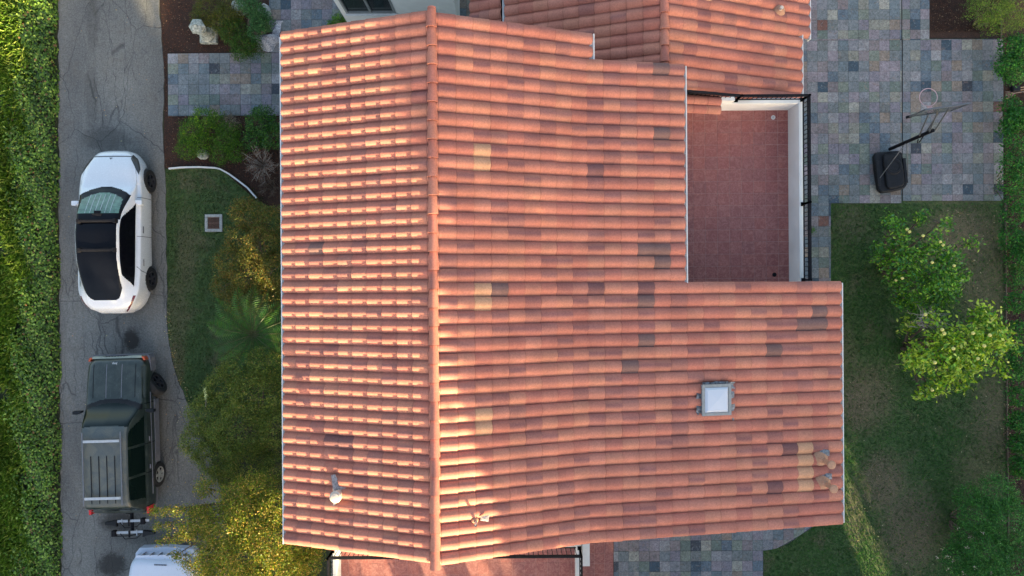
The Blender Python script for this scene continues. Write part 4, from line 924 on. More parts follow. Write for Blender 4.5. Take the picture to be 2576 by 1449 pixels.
# tree fern
def fern():
    x, y = W(632, 842, 1.7); t = empty('tree_fern', (x, y, 0)); tag(t, 'tree fern with wide feathery fronds between bronze and olive shrubs', 'fern')
    m = MB(); m.tube([(x, y, 0), (x, y, 1.5)], [.11, .09], 10); m.build('trunk', M['bark'], t, True)
    r = random.Random(3)
    for k in range(17):
        a = math.pi*2*k/17 + r.uniform(-.12, .12); L = r.uniform(1.15, 1.5); f = MB(); prev = None; d = Vector((math.cos(a), math.sin(a), 0)); nd = Vector((-d.y, d.x, 0)); stem = []
        c0 = r.choice([(.045, .10, .024), (.06, .125, .03), (.038, .082, .022)])
        for i in range(24):
            s = i / 23; p = Vector((x, y, 1.55)) + d*L*s + Vector((0, 0, .32*math.sin(s*2.2) - .28*s*s)) + nd*.08*math.sin(s*2); stem.append(p)
            wl = .30*math.sin(math.pi*min(1, s*.92 + .1))**.8
            if i < 2: continue
            for sd in (-1, 1):
                tip = p + nd*sd*wl + d*.13*(1-s*.4) - Vector((0, 0, .05)); q = p.lerp(tip, .5) + Vector((0, 0, .012)); dw = d*.017
                f.add([p - dw*.6, q - dw, tip, q + dw], [(0, 1, 2, 3)] if sd < 0 else [(3, 2, 1, 0)], tuple(ch*r.uniform(.8, 1.2) for ch in c0))
        f.tube(stem, [.009]*12 + [.004]*12, 4, (.06, .07, .03)); f.build('frond', M['leaf'], t)
fern()

# ground cover and grass (uncountable)
def in_rects(n, x0, x1, y0, y1): return np.stack([RNG.uniform(x0, x1, n), RNG.uniform(y0, y1, n)], 1)
xa, xb = W(62, 700)[0], W(153, 700)[0]
n = 30000; P2d = in_rects(n, xa - .5, xb + .02, -10, 10)
edge = xb - .0 + .05*np.sin(P2d[:, 1]*2.3) + .04*np.sin(P2d[:, 1]*7.1); lim = xa + .18*np.sin(P2d[:, 1]*.9 + 1)
keep = (P2d[:, 0] < edge) & (P2d[:, 0] > lim - RNG.exponential(.12, n)); P2d = P2d[keep]; n = len(P2d)
z = .12 + .06*np.sin(P2d[:, 0]*5 + P2d[:, 1]*3) + RNG.uniform(0, .12, n); z *= np.clip((xb + .08 - P2d[:, 0]) / .25, .25, 1)
IV = np.array([(-.5, 0, 0), (-.1, -.42, .06), (.5, 0, -.03), (-.1, .42, .06)])
cl = pal(n, [(.10, .18, .035), (.16, .25, .055), (.06, .115, .03), (.27, .36, .10), (.045, .07, .025), (.20, .12, .06)], [4, 3.5, 3, 2, 1.4, .5], .2)
pv = lambda x, y: .78 + .2*(np.sin(x*3.1 + np.sin(y*.9)*2)*np.sin(y*1.7 + x) + np.sin(y*4.3 + x*2)*np.sin(x*6 - y*2.1)*.6 + .9)
cl = cl*(pv(P2d[:, 0], P2d[:, 1])*.82)[:, None]
o = leaf_cloud('ivy_ground_cover', np.column_stack([P2d, z]), np.tile((0, 0, 1.), (n, 1)), .075, cl, M['leaf'], None, 1.0, .35, IV, .35); tag(o, 'bed of small ivy leaves between the tall grass and the driveway', 'ground cover', kind='stuff')
def grass(name, label, pts, ln, wd, cols, wts=None, lean=.6, mat='leaf', bend=0.0, zb=.01):
    n = len(pts); a = RNG.uniform(0, 2*np.pi, n); L = ln*RNG.uniform(.6, 1.3, n); le = lean*RNG.uniform(.2, 1.3, n)
    d = np.stack([np.cos(a), np.sin(a)], 1); s = np.stack([-d[:, 1], d[:, 0]], 1)*wd*.5
    b = np.column_stack([pts, np.full(n, zb)]); v = np.zeros((n, 4, 3)); v[:, 0] = b; v[:, 0, :2] -= s; v[:, 1] = b; v[:, 1, :2] += s
    mid = b.copy(); mid[:, :2] += d*(L*le*.45)[:, None]; mid[:, 2] += L*.62
    v[:, 0] += 0; v[:, 2] = b; v[:, 2, :2] += d*(L*le)[:, None]; v[:, 2, 2] += L*np.sqrt(np.clip(1 - (le*.75)**2, .1, 1)); v[:, 3] = mid; v[:, 3, :2] -= s*1.1
    # quad: base-left, base-right, tip, mid-left
    o = np_mesh(name, v.reshape(-1, 3), np.arange(4*n).reshape(n, 4), np.repeat(pal(n, cols, wts, .2)*pv(pts[:, 0], pts[:, 1])[:, None], 4, axis=0), M[mat]); tag(o, label, 'grass', kind='stuff'); return o
x0_, x1_ = W(-60, 700)[0], W(80, 700)[0]
q = in_rects(34000, x0_, x1_, -10, 10); kk = np.sin(q[:, 0]*3 + 1)*np.sin(q[:, 1]*1.3) + np.sin(q[:, 1]*2.9 + q[:, 0]*2); q = q[(kk > -1.1)]; q = q[q[:, 0] < (x1_ + .12*np.sin(q[:, 1]*.9 + 1) + RNG.normal(0, .08, len(q)))]
grass('tall_grass', 'lush tall grass on the bank along the left edge', q, .27, .022, [(.10, .17, .03), (.15, .22, .045), (.06, .115, .025), (.27, .32, .09)], [4, 4, 3, 2.2], 1.0)
def inside(pts, poly):
    x, y = pts[:, 0], pts[:, 1]; c = np.zeros(len(pts), bool); n = len(poly)
    for i in range(n):
        x1, y1 = poly[i]; x2, y2 = poly[(i+1) % n]; c ^= ((y1 > y) != (y2 > y)) & (x < (x2-x1)*(y-y1)/((y2-y1) + 1e-12) + x1)
    return c
LP = [W(*p) for p in [(419, 427), (555, 424), (640, 472), (720, 560), (720, 1000), (560, 1060), (475, 1015), (442, 930), (427, 860), (422, 780), (420, 600)]]
q = in_rects(42000, LP[0][0], LP[3][0], LP[5][1], LP[0][1]); q = q[inside(q, LP)]
grass('lawn_grass', 'short green lawn grass beside the driveway round the drain grate', q, .045, .007, [(.05, .085, .026), (.075, .115, .03), (.15, .13, .065), (.03, .06, .022)], [4, 3, 2.6, 3], 1.0)
x0_, y1_ = W(2092, 515); x1_, y0_ = W(2530, 1460)
q = in_rects(120000, x0_ - 2.2, x1_, y0_, y1_)
dry = np.zeros(len(q))
for (X, Y, rx_, ry_, s_) in [(*W(2420, 600), 1.3, 1.0, .85), (*W(2480, 720), .8, 1.6, .7), (*W(2180, 1000), .8, 1.0, .7), (*W(2500, 1050), .7, 1.4, .8), (*W(2250, 1230), .9, 1.2, .75), (*W(2310, 1370), 1.0, 1.3, .7), (*W(2470, 1180), .8, 1, .6)]:
    dry = np.maximum(dry, s_*np.exp(-(((q[:, 0]-X)/rx_)**2 + ((q[:, 1]-Y)/ry_)**2)))
house_poly = (q[:, 0] < 7.4) & (q[:, 1] > -5.3)
arc_poly = inside(q, [W(*p, zP) for p in [(1400, 1449), (1400, 1270), (2062, 1270)] + arcp + [(1920, 1460), (1400, 1460)]])
q = q[(RNG.random(len(q)) > dry*.85) & ~house_poly & ~arc_poly]
grass('lawn_grass', 'short dark green lawn grass with worn patches under the citrus trees', q, .045, .0075, [(.035, .115, .024), (.05, .15, .03), (.10, .12, .045), (.024, .08, .02)], [4, 3, 1.0, 3], 1.0)
# mulch chips, fallen leaves
def litter(name, label, cat, pts, size, cols, wts=None, z=.03):
    o = leaf_cloud(name, np.column_stack([pts, np.full(len(pts), z) + RNG.uniform(0, .01, len(pts))]), np.tile((0, 0, 1.), (len(pts), 1)), size, pal(len(pts), cols, wts), M['leaf'], None, 1.0, .5, None, .25); tag(o, label, cat, kind='stuff')
MB1 = [W(*p) for p in [(405, 0), (640, 0), (640, 130), (420, 133), (422, 292), (700, 290), (700, 500), (640, 495), (555, 422), (416, 422), (416, 200)]]
q = in_rects(26000, W(400, 0)[0], W(702, 0)[0], W(0, 510)[1], 8.8); q = q[inside(q, MB1)]
litter('wood_chips', 'reddish brown wood chips over the mulch bed by the driveway', 'mulch', q, .035, [(.05, .022, .014), (.085, .035, .02), (.028, .014, .009), (.20, .13, .085)], [4, 3, 4, .5])
q = np.concatenate([in_rects(9000, W(2340, 0)[0], W(2522, 0)[0], W(0, 96)[1], 8.9), in_rects(16000, W(2533, 0)[0], W(2600, 0)[0], -9, W(0, 100)[1])])
litter('wood_chips', 'dark wood chips in the bed along the right hand hedge', 'mulch', q, .035, [(.035, .016, .011), (.06, .028, .018), (.022, .012, .009), (.18, .13, .08)], [4, 3, 4, .6])
q = []
for i in range(260):
    k = random.random()
    if k < .45: t_ = random.random(); q.append(W(424 + 60*t_**2 + random.gauss(0, 5), 780 + 240*t_))
    elif k < .7: q.append(W(random.gauss(440, 30), random.uniform(1010, 1300)))
    else: q.append(W(random.uniform(160, 415), random.uniform(0, 1440)))
litter('fallen_leaves', 'small dry yellow leaves scattered along the driveway edge', 'leaves', np.array(q), .035, [(.35, .25, .10), (.3, .17, .09), (.4, .36, .2)], z=.045)
q = [W(random.gauss(2528, 6), random.uniform(560, 1100)) for _ in range(150)] + [W(random.uniform(2380, 2530), random.uniform(515, 760)) for _ in range(130)] + [W(random.uniform(2545, 2565), random.uniform(560, 1449)) for _ in range(220)] + [W(random.uniform(2130, 2530), random.uniform(900, 1449)) for _ in range(160)]
litter('fallen_leaves', 'pale fallen leaves scattered on the right lawn and bed', 'leaves', np.array(q), .04, [(.30, .24, .13), (.22, .16, .09), (.36, .33, .2)], z=.05)

# ---------------------------------------------------------------- vehicles
def catmull(xs, ys, q):
    q = np.asarray(q); xs = np.array(xs); ys = np.array(ys, float); h = np.diff(xs); dl = np.diff(ys) / h; m = np.zeros(len(xs)); m[0] = dl[0]; m[-1] = dl[-1]
    for i in range(1, len(xs)-1):
        m[i] = 0 if dl[i-1]*dl[i] <= 0 else 2*dl[i-1]*dl[i]/(dl[i-1] + dl[i])
    k = np.clip(np.searchsorted(xs, q, 'right') - 1, 0, len(h)-1); t = (q - xs[k]) / h[k]
    return (2*t**3 - 3*t**2 + 1)*ys[k] + (t**3 - 2*t**2 + t)*h[k]*m[k] + (-2*t**3 + 3*t**2)*ys[k+1] + (t**3 - t**2)*h[k]*m[k+1]
class Loft:
    """car shell: y runs from the nose (0) to the tail; half section of 9 control points"""
    def __init__(s, L, wd, zt, gr, zb, z0=.22, drop=.06, gi=.88, ns=120, nt=6, side=.97):
        s.L = L; s.ys = np.linspace(0, L, ns); I = lambda tab, y: catmull([a for a, b in tab], [b for a, b in tab], y); rows = []
        tt = np.linspace(0, 8, 8*nt + 1)
        for y in s.ys:
            w_, t_, g_, b_ = (float(I(k, y)) for k in (wd, zt, gr, zb))
            b_ = min(b_, t_ - .02); d = drop*(1 if t_ - b_ > .3 else (t_ - b_)/.3)
            X = [0, .8*w_, .97*w_, w_, side*w_, gi*w_ if t_ - b_ > .1 else .9*w_, g_ + .015, g_ - .07, 0]
            Z = [z0, z0, z0 + .1, z0 + (b_ - z0)*.5, b_ - .07, b_, t_ - d - .035, t_ - .03, t_]
            rows.append(np.stack([catmull(range(9), X, tt), catmull(range(9), Z, tt)], 1))
        s.g = np.array(rows); s.tt = tt
    def part(s, name, mat, parent, fn, off=0.0, smooth=True):
        """faces for which fn(y, t, x, z, side) is true"""
        vs = []; idx = {}; fs = []; ns, nt = s.g.shape[:2]
        def vid(i, j, sd):
            k = (i, j, sd if j not in (0, nt-1) else 1)
            if k not in idx:
                x, z = s.g[i, j]; idx[k] = len(vs); vs.append((k[2]*x, -s.ys[i], z + off))
            return idx[k]
        for sd in (1, -1):
            for i in range(ns-1):
                for j in range(nt-1):
                    y = (s.ys[i] + s.ys[i+1])/2; t = (s.tt[j] + s.tt[j+1])/2; x, z = s.g[i:i+2, j:j+2].reshape(-1, 2).mean(0)
                    if fn(y, t, x, z, sd):
                        a = [vid(i, j, sd), vid(i+1, j, sd), vid(i+1, j+1, sd), vid(i, j+1, sd)]; fs.append(tuple(a if sd < 0 else a[::-1]))
        m = MB(); m.add(vs, fs); o = m.build(name, mat, parent, smooth, local=True); return o
    def capends(s, name, mat, parent):
        m = MB()
        for i, rev in ((0, True), (len(s.ys)-1, False)):
            pts = [(x, -s.ys[i], z) for x, z in s.g[i]] + [(-x, -s.ys[i], z) for x, z in s.g[i][::-1][1:-1]]
            m.add(pts, [tuple(range(len(pts)))[::-1] if rev else tuple(range(len(pts)))])
        return m.build(name, mat, parent, False, local=True)
    def zat(s, y, x):
        i = int(np.argmin(abs(s.ys - y))); row = s.g[i]; top = row[len(row)//2:]; return float(np.interp(x, top[::-1, 0], top[::-1, 1]))
def wheel(parent, x, y, r, wd, rimmat, spokes=5, steer=0.0):
    sd = 1 if x > 0 else -1
    m = MB(); N = 28; vs = []; fs = []; prof = [(.62, wd*.5), (.8, wd*.52), (.95, wd*.46), (1, wd*.3), (1, -wd*.3), (.95, -wd*.46), (.62, -wd*.5)]
    for k, xo in prof:
        for a in range(N): t = 2*math.pi*a/N; vs.append((xo*sd, r*k*math.cos(t), r*k*math.sin(t)))
    for i in range(len(prof)-1):
        for a in range(N): fs.append((i*N+a, i*N+(a+1) % N, (i+1)*N+(a+1) % N, (i+1)*N+a))
    m.add(vs, fs); o = m.build('wheel', M['tyre'], parent, True, local=True); o.location = (x - sd*wd*.5, y, r + .035); o.rotation_euler = (0, 0, steer)
    m = MB(); R0 = r*.62; xo = sd*wd*.38
    vs = [(xo - sd*.06, R0*math.cos(2*math.pi*a/N), R0*math.sin(2*math.pi*a/N)) for a in range(N)]; m.add(vs, [tuple(range(N))])
    dsk = m.build('brake_disc', M['black'], o, local=True)
    m = MB(); vs = []; fs = []
    for k, xx in ((1.0, wd*.5), (.9, wd*.5), (.86, wd*.36)):
        for a in range(N): t = 2*math.pi*a/N; vs.append((xx*sd, R0*k*math.cos(t), R0*k*math.sin(t)))
    for i in range(2):
        for a in range(N): fs.append((i*N+a, i*N+(a+1) % N, (i+1)*N+(a+1) % N, (i+1)*N+a))
    m.add(vs, fs)
    for k in range(spokes):
        t = 2*math.pi*k/spokes + .3; c, s_ = math.cos(t), math.sin(t); hw = .16*R0
        q = lambda rr, off: (R0*rr*c - off*s_, R0*rr*s_ + off*c)
        P = [q(.12, hw), q(.12, -hw), q(.92, -hw*.9), q(.92, hw*.9)]
        m.add([(xo, *p) for p in P] + [(xo + sd*.035, *p) for p in P], [(0,1,2,3), (7,6,5,4), (0,4,5,1), (1,5,6,2), (2,6,7,3), (3,7,4,0)])
    m.add([(xo + sd*.045, R0*.2*math.cos(2*math.pi*a/10), R0*.2*math.sin(2*math.pi*a/10)) for a in range(10)] + [(xo, R0*.22*math.cos(2*math.pi*a/10), R0*.22*math.sin(2*math.pi*a/10)) for a in range(10)], [tuple(range(10))] + [(a, (a+1) % 10, 10 + (a+1) % 10, 10 + a) for a in range(10)])
    m.build('rim', rimmat, o, local=True)
def arch(y, z, centres, r):
    return any((y - c)**2 + (z - (r - .02))**2 < (r + .045)**2 for c in centres)
def underbody(parent, w_, L, z):
    m = MB(); m.box(-w_*.74, w_*.74, -L + .5, -.5, .2, z); m.build('underbody', M['black'], parent, local=True)
def mirrors(parent, x, y, z, mat, sx=.2, sy=.12, sz=.12):
    for sd in (1, -1):
        m = MB(); P = [(0, 0), (.35, .03), (1, .0), (1, -1.0), (.5, -1.1), (.1, -.6)]
        pts = [(sd*(x + p[0]*sx), y + p[1]*sy) for p in P]; pts = ccw(pts); m.prism(pts, z, z + sz); m.build('mirror', mat, parent, local=True, bevel=.015)

def ev():
    L = 4.76
    c = empty('parked_car', (-11.60, 4.10, .0)); tag(c, 'glossy white electric car with a dark glass roof and black crossbars', 'car', 'vehicles on the driveway'); c.rotation_euler = (0, 0, .004)
    lo = Loft(L, [(0, .36), (.05, .50), (.16, .635), (.4, .79), (.8, .90), (1.4, .93), (2.6, .92), (3.5, .93), (4.05, .90), (4.4, .78), (4.64, .58), (4.76, .34)],
        [(0, .58), (.06, .70), (.2, .78), (.6, .92), (1.1, 1.03), (1.3, 1.14), (2.0, 1.52), (2.5, 1.62), (3.1, 1.60), (3.7, 1.46), (4.15, 1.28), (4.38, 1.17), (4.6, 1.08), (4.7, .95), (4.76, .80)],
        [(0, .30), (.1, .45), (.4, .62), (.9, .72), (1.15, .78), (1.5, .70), (2.1, .61), (3.0, .60), (3.8, .57), (4.2, .545), (4.4, .56), (4.76, .34)],
        [(0, .50), (.1, .62), (.3, .72), (.8, .88), (1.4, .94), (2.5, .96), (3.6, 1.02), (4.3, 1.06), (4.6, .98), (4.76, .72)], z0=.22, drop=.07, ns=260, nt=14)
    ctr = [.87, 3.76]; wr = .35
    fa = lambda y, z, x, t: t < 4.6 and arch(y, z, ctr, wr) and x > .5
    ws = lambda y, t, x: 1.12 + .28*(x/.75)**2 < y < 2.08 + .03*(x/.6)**2 and t > 6.05
    rf = lambda y, t, x: y >= 2.08 + .03*(x/.6)**2 and y < 4.38 - .22*(x/.5)**6 and x < .57 - .02*max(0, y - 2.6) and t > 6.2
    def sw(y, t): return 5.12 < t < 6.0 and 1.55 + (t - 5.12)*.62 < y < 4.02 - (t - 5.1)*.42
    lampf = lambda y, t, x: t > 4.1 and .55 < x < .83 and .13 + (x - .55)*.9 < y < .27 + (x - .55)*1.75
    lampr = lambda y, t, x: 4.25 < y < 4.74 and x > .40 and 4.45 < t < 5.05
    gap = lambda y, t, x: (t < 5 and t > 2 and (abs(y - 1.42) < .012 or abs(y - 2.55) < .012 or abs(y - 3.52 + (t-4)*.1) < .012)) or (y < 1.12 and (abs(t - 5.35 - .25*(1 - y)) < .05 and y > .28)) or (abs(y - .2) < .012 and t > 5.4)
    lo.part('body', M['evwhite'], c, lambda y, t, x, z, s_: not (fa(y, z, x, t) or ws(y, t, x) or rf(y, t, x) or sw(y, t) or lampf(y, t, x) or lampr(y, t, x) or gap(y, t, x)))
    lo.capends('bumper_end', M['evwhite'], c)
    for sd in (1, -1):
        for c0 in (1.42, 2.55, 3.52): lo.part('door_seam', M['gap'], c, lambda y, t, x, z, s_, sd=sd, c0=c0: s_ == sd and abs(y - c0) < .2 and t < 5 and gap(y, t, x) and not fa(y, z, x, t), -.003)
    lo.part('hood_seam', M['gap'], c, lambda y, t, x, z, s_: y < 1.15 and gap(y, t, x) and not (t < 5 and t > 2), -.003)
    lo.part('windscreen', M['evglass'], c, lambda y, t, x, z, s_: ws(y, t, x))
    inner = lambda y, t, x: 1.30 + .22*(x/.6)**2 < y < 1.93 and x < .60 - .02
    lo.part('sun_shade', M['shade'], c, lambda y, t, x, z, s_: ws(y, t, x) and inner(y, t, x), .004)
    lo.part('glass_roof', M['evglass'], c, lambda y, t, x, z, s_: rf(y, t, x))
    for sd, nm in ((1, 'side_window'), (-1, 'side_window')): lo.part(nm, M['evglass'], c, lambda y, t, x, z, s_, sd=sd: s_ == sd and sw(y, t))
    for sd in (1, -1): lo.part('headlight', M['rimblack'], c, lambda y, t, x, z, s_, sd=sd: s_ == sd and lampf(y, t, x)); lo.part('tail_light', M['darkred'], c, lambda y, t, x, z, s_, sd=sd: s_ == sd and lampr(y, t, x))
    m = MB()
    for k, xx in enumerate((-.36, -.22, -.07, .06, .2, .34)):
        y0_, y1_ = 1.36, 1.92
        for yy in np.linspace(y0_, y1_, 6)[:-1]:
            dy = (y1_ - y0_)/5; z0_, z1_ = lo.zat(yy, abs(xx)) + .009, lo.zat(yy + dy, abs(xx)) + .009; m.add([(xx - .006, -yy, z0_), (xx + .006, -yy, z0_), (xx + .006, -yy - dy, z1_), (xx - .006, -yy - dy, z1_)], [(0, 3, 2, 1)])
    m.build('shade_fold', M['silver'], c, local=True)
    m = MB(); z_ = lo.zat(1.93, 0) + .012; m.box(-.09, .09, -1.96, -1.86, z_ - .03, z_ - .004); m.box(-.13, .13, -2.02, -1.94, z_ + .0, z_ + .02); m.build('mirror_mount', M['black'], c, local=True)
    for yy, hw in ((2.16, .53), (2.97, .51)):
        hx = .045; m = MB(); m.box(-hw + hx, hw + hx, -yy - .035, -yy + .035, 1.62, 1.65); m.box(-hw - .015 + hx, -hw + .06 + hx, -yy - .06, -yy + .06, 1.5, 1.655); m.box(hw - .06 + hx, hw + .015 + hx, -yy - .06, -yy + .06, 1.5, 1.655); m.build('crossbar', M['black'], c, local=True, bevel=.01)
    for sd in (1, -1):
        for yy in (2.35, 3.3):
            m = MB(); m.box(sd*.918 - .012, sd*.918 + .012, -yy - .1, -yy + .1, .80, .825); m.build('door_handle', M['gap'], c, local=True)
    # badge: small dark T shaped emblem
    m = MB(); z_ = lo.zat(.27, 0) + .004; m.box(-.045, .045, -.262, -.25, z_ - .004, z_); m.add([(-.014, -.265, z_), (.014, -.265, z_), (.0, -.335, z_ + .012)], [(0, 2, 1)]); m.build('emblem', M['black'], c, local=True)
    mirrors(c, .80, -1.52, .93, M['evwhite'], .21, .13, .13); underbody(c, .92, L, .7)
    for y in ctr:
        for x in (.93, -.93): wheel(c, x, -y, wr, .23, M['rimblack'], 5)
ev()

def suv():
    L = 4.5
    c = empty('parked_car', (-11.42, -1.96, 0), .022); tag(c, 'weathered dark green off-road car with roof rack and faded roof', 'car', 'vehicles on the driveway')
    lo = Loft(L, [(0, .74), (.06, .80), (.25, .86), (.8, .88), (2.2, .89), (4.0, .88), (4.3, .85), (4.42, .80), (4.5, .74)],
        [(0, .86), (.05, .97), (.2, 1.02), (.7, 1.08), (1.15, 1.12), (1.3, 1.17), (1.85, 1.62), (2.2, 1.69), (3.4, 1.70), (3.95, 1.66), (4.1, 1.58), (4.3, 1.2), (4.42, 1.0), (4.5, .8)],
        [(0, .62), (.2, .70), (1.1, .76), (1.3, .76), (1.9, .64), (2.4, .63), (4.0, .63), (4.15, .65), (4.35, .74), (4.5, .66)],
        [(0, .78), (.1, .88), (.3, .94), (1.2, 1.02), (4.0, 1.03), (4.3, 1.0), (4.5, .74)], z0=.35, drop=.05, gi=.93, ns=200, nt=12)
    ctr = [.82, 3.50]; wr = .37
    fa = lambda y, z, x, t: t < 4.6 and arch(y, z, ctr, wr) and x > .5
    ws = lambda y, t, x: 1.24 + .16*(x/.7)**2 < y < 1.80 + .05*(x/.6)**2 and t > 6.1
    sw = lambda y, t: 5.12 < t < 5.98 and 1.62 + (t - 5.1)*.45 < y < 4.0 - (t - 5.1)*.12 and not (abs(y - 3.28) < .035) and not abs(y - 2.45) < .03
    rw = lambda y, t, x: 4.12 < y < 4.32 and t > 6.2
    clad = lambda y, t, z: z < .60 and t < 4
    bump = lambda y, z: (y < .09 or y > 4.40) and z < .80
    roof = lambda y, t: 1.84 < y < 4.08 and t > 6.3
    gap = lambda y, t, x: (2 < t < 5 and (abs(y - 1.3) < .012 or abs(y - 2.45) < .012 or abs(y - 3.3) < .012))
    cowl = lambda y, t, x: 1.12 + .14*(x/.7)**2 < y < 1.25 + .16*(x/.7)**2 and t > 5.4
    cls = lambda y, t, x, z: ('n' if fa(y, z, x, t) else 'w' if ws(y, t, x) else 's' if sw(y, t) else 'r' if rw(y, t, x) else 'b' if bump(y, z) else 'c' if clad(y, t, z) else 'f' if roof(y, t) else 'k' if cowl(y, t, x) else 'g' if gap(y, t, x) else 'o')
    lo.part('body', M['jeep'], c, lambda y, t, x, z, s_: cls(y, t, x, z) == 'o'); lo.capends('tail_panel', M['jeep'], c)
    for sd in (1, -1):
        for c0 in (1.3, 2.45, 3.3): lo.part('door_seam', M['black'], c, lambda y, t, x, z, s_, sd=sd, c0=c0: s_ == sd and abs(y - c0) < .2 and cls(y, t, x, z) == 'g', -.004)
    lo.part('windscreen', M['carglass'], c, lambda y, t, x, z, s_: cls(y, t, x, z) == 'w')
    lo.part('rear_window', M['winglass'], c, lambda y, t, x, z, s_: cls(y, t, x, z) == 'r')
    for sd in (1, -1): lo.part('side_window', M['carglass'], c, lambda y, t, x, z, s_, sd=sd: s_ == sd and cls(y, t, x, z) == 's')
    lo.part('bumper', M['cladding'], c, lambda y, t, x, z, s_: cls(y, t, x, z) == 'b'); lo.part('side_cladding', M['cladding'], c, lambda y, t, x, z, s_: cls(y, t, x, z) == 'c')
    lo.part('roof', M['jroof'], c, lambda y, t, x, z, s_: cls(y, t, x, z) == 'f'); lo.part('cowl', M['darkplastic'], c, lambda y, t, x, z, s_: cls(y, t, x, z) == 'k')
    m = MB(); m.prism(ccw([(-.80, .09), (.80, .09), (.86, -.02), (.88, -.4), (.84, -.4), (.80, .0), (-.80, .0), (-.84, -.4), (-.88, -.4), (-.86, -.02)]), .42, .70); m.build('front_bumper', M['cladding'], c, local=True)
    m = MB(); m.prism(ccw([(-.72, .06), (.72, .06), (.76, .0), (-.76, .0)]), .70, .88); m.build('grille_panel', M['lamp'], c, local=True)
    for k in range(7): m = MB(); m.box(-.33 + k*.085, -.28 + k*.085, .055, .068, .72, .885); m.build('grille_slot', M['black'], c, local=True)
    for sd in (1, -1):
        m = MB(); m.box(min(sd*.42, sd*.70), max(sd*.42, sd*.70), .05, .075, .72, .86); m.build('headlight', M['lamp'], c, local=True)
        m = MB(); m.prism(ccw([(sd*.71, .05), (sd*.79, .03), (sd*.83, -.06), (sd*.77, -.07)]), .72, .90); m.build('turn_signal', M['amber'], c, local=True)
        m = MB(); m.box(min(sd*.80, sd*.865), max(sd*.80, sd*.865), -4.46, -4.27, .72, 1.0); m.build('tail_light', M['red'], c, local=True)
        m = MB(); m.box(sd*.885 - .012, sd*.885 + .012, -3.95, -1.0, .78, .80); m.build('side_trim', M['cladding'], c, local=True)
        m = MB(); m.box(sd*.895 - .02, sd*.895 + .012, -3.1, -1.25, .38, .62); m.build('sill_cladding', M['cladding'], c, local=True)
        m = MB(); m.box(sd*.53 - .018, sd*.53 + .018, -3.98, -1.95, 1.72, 1.75); m.build('roof_rail', M['rail'], c, local=True)
        for yy in (2.3, 3.1): m = MB(); m.box(sd*.895 - .012, sd*.895 + .015, -yy - .09, -yy + .03, .9, .93); m.build('door_handle', M['cladding'], c, local=True)
    for yy in (2.2, 3.78): m = MB(); m.box(-.50, .50, -yy - .035, -yy + .035, 1.745, 1.765); m.build('crossbar', M['silver'], c, local=True)
    for k in range(4): xx = -.33 + k*.22; m = MB(); m.box(xx - .009, xx + .009, -3.94, -2.62, 1.70, 1.712); m.build('roof_strip', M['black'], c, local=True)
    for xx in (-.6, -.22, .22, .6):
        m = MB()
        for yy in np.linspace(.15, 1.1, 9)[:-1]:
            dy = .95/8; z0_, z1_ = lo.zat(yy, abs(xx)) + .004, lo.zat(yy + dy, abs(xx)) + .004; m.add([(xx - .008, -yy, z0_), (xx + .008, -yy, z0_), (xx + .008, -yy - dy, z1_), (xx - .008, -yy - dy, z1_)], [(0, 3, 2, 1)])
        m.build('hood_crease', M['cladding'] if abs(xx) < .3 else M['black'], c, local=True)
    cu = bpy.data.curves.new('hood_lettering', 'FONT'); cu.body = 'Jeep'; cu.size = .085; cu.extrude = .003; cu.align_x = 'CENTER'; cu.materials.append(M['chrome'])
    tmp = bpy.data.objects.new('tmp', cu); me = bpy.data.meshes.new_from_object(tmp); bpy.data.objects.remove(tmp); me.materials.clear(); me.materials.append(M['chrome'])
    o = bpy.data.objects.new('hood_lettering', me); C.objects.link(o); o.parent = c; o.location = (0, -.11, lo.zat(.1, 0) + .012); o.rotation_euler = (.1, 0, math.pi)
    mirrors(c, .90, -1.45, 1.02, M['darkplastic'], .26, .09, .14); underbody(c, .88, L, .75)
    for i, y in enumerate(ctr):
        for x in (.90, -.90): wheel(c, x + (.05 if x > 0 and i == 0 else 0), -y, wr, .24, M['alloy'] if i else M['rimblack'], 5, .0 if i else .55)  # front rims coloured black, shade under the fender put into the material
    m = MB(); m.box(-.1, .1, -4.62, -4.5, .42, .5); m.build('hitch_receiver', M['black'], c, local=True)
    return c
suv()
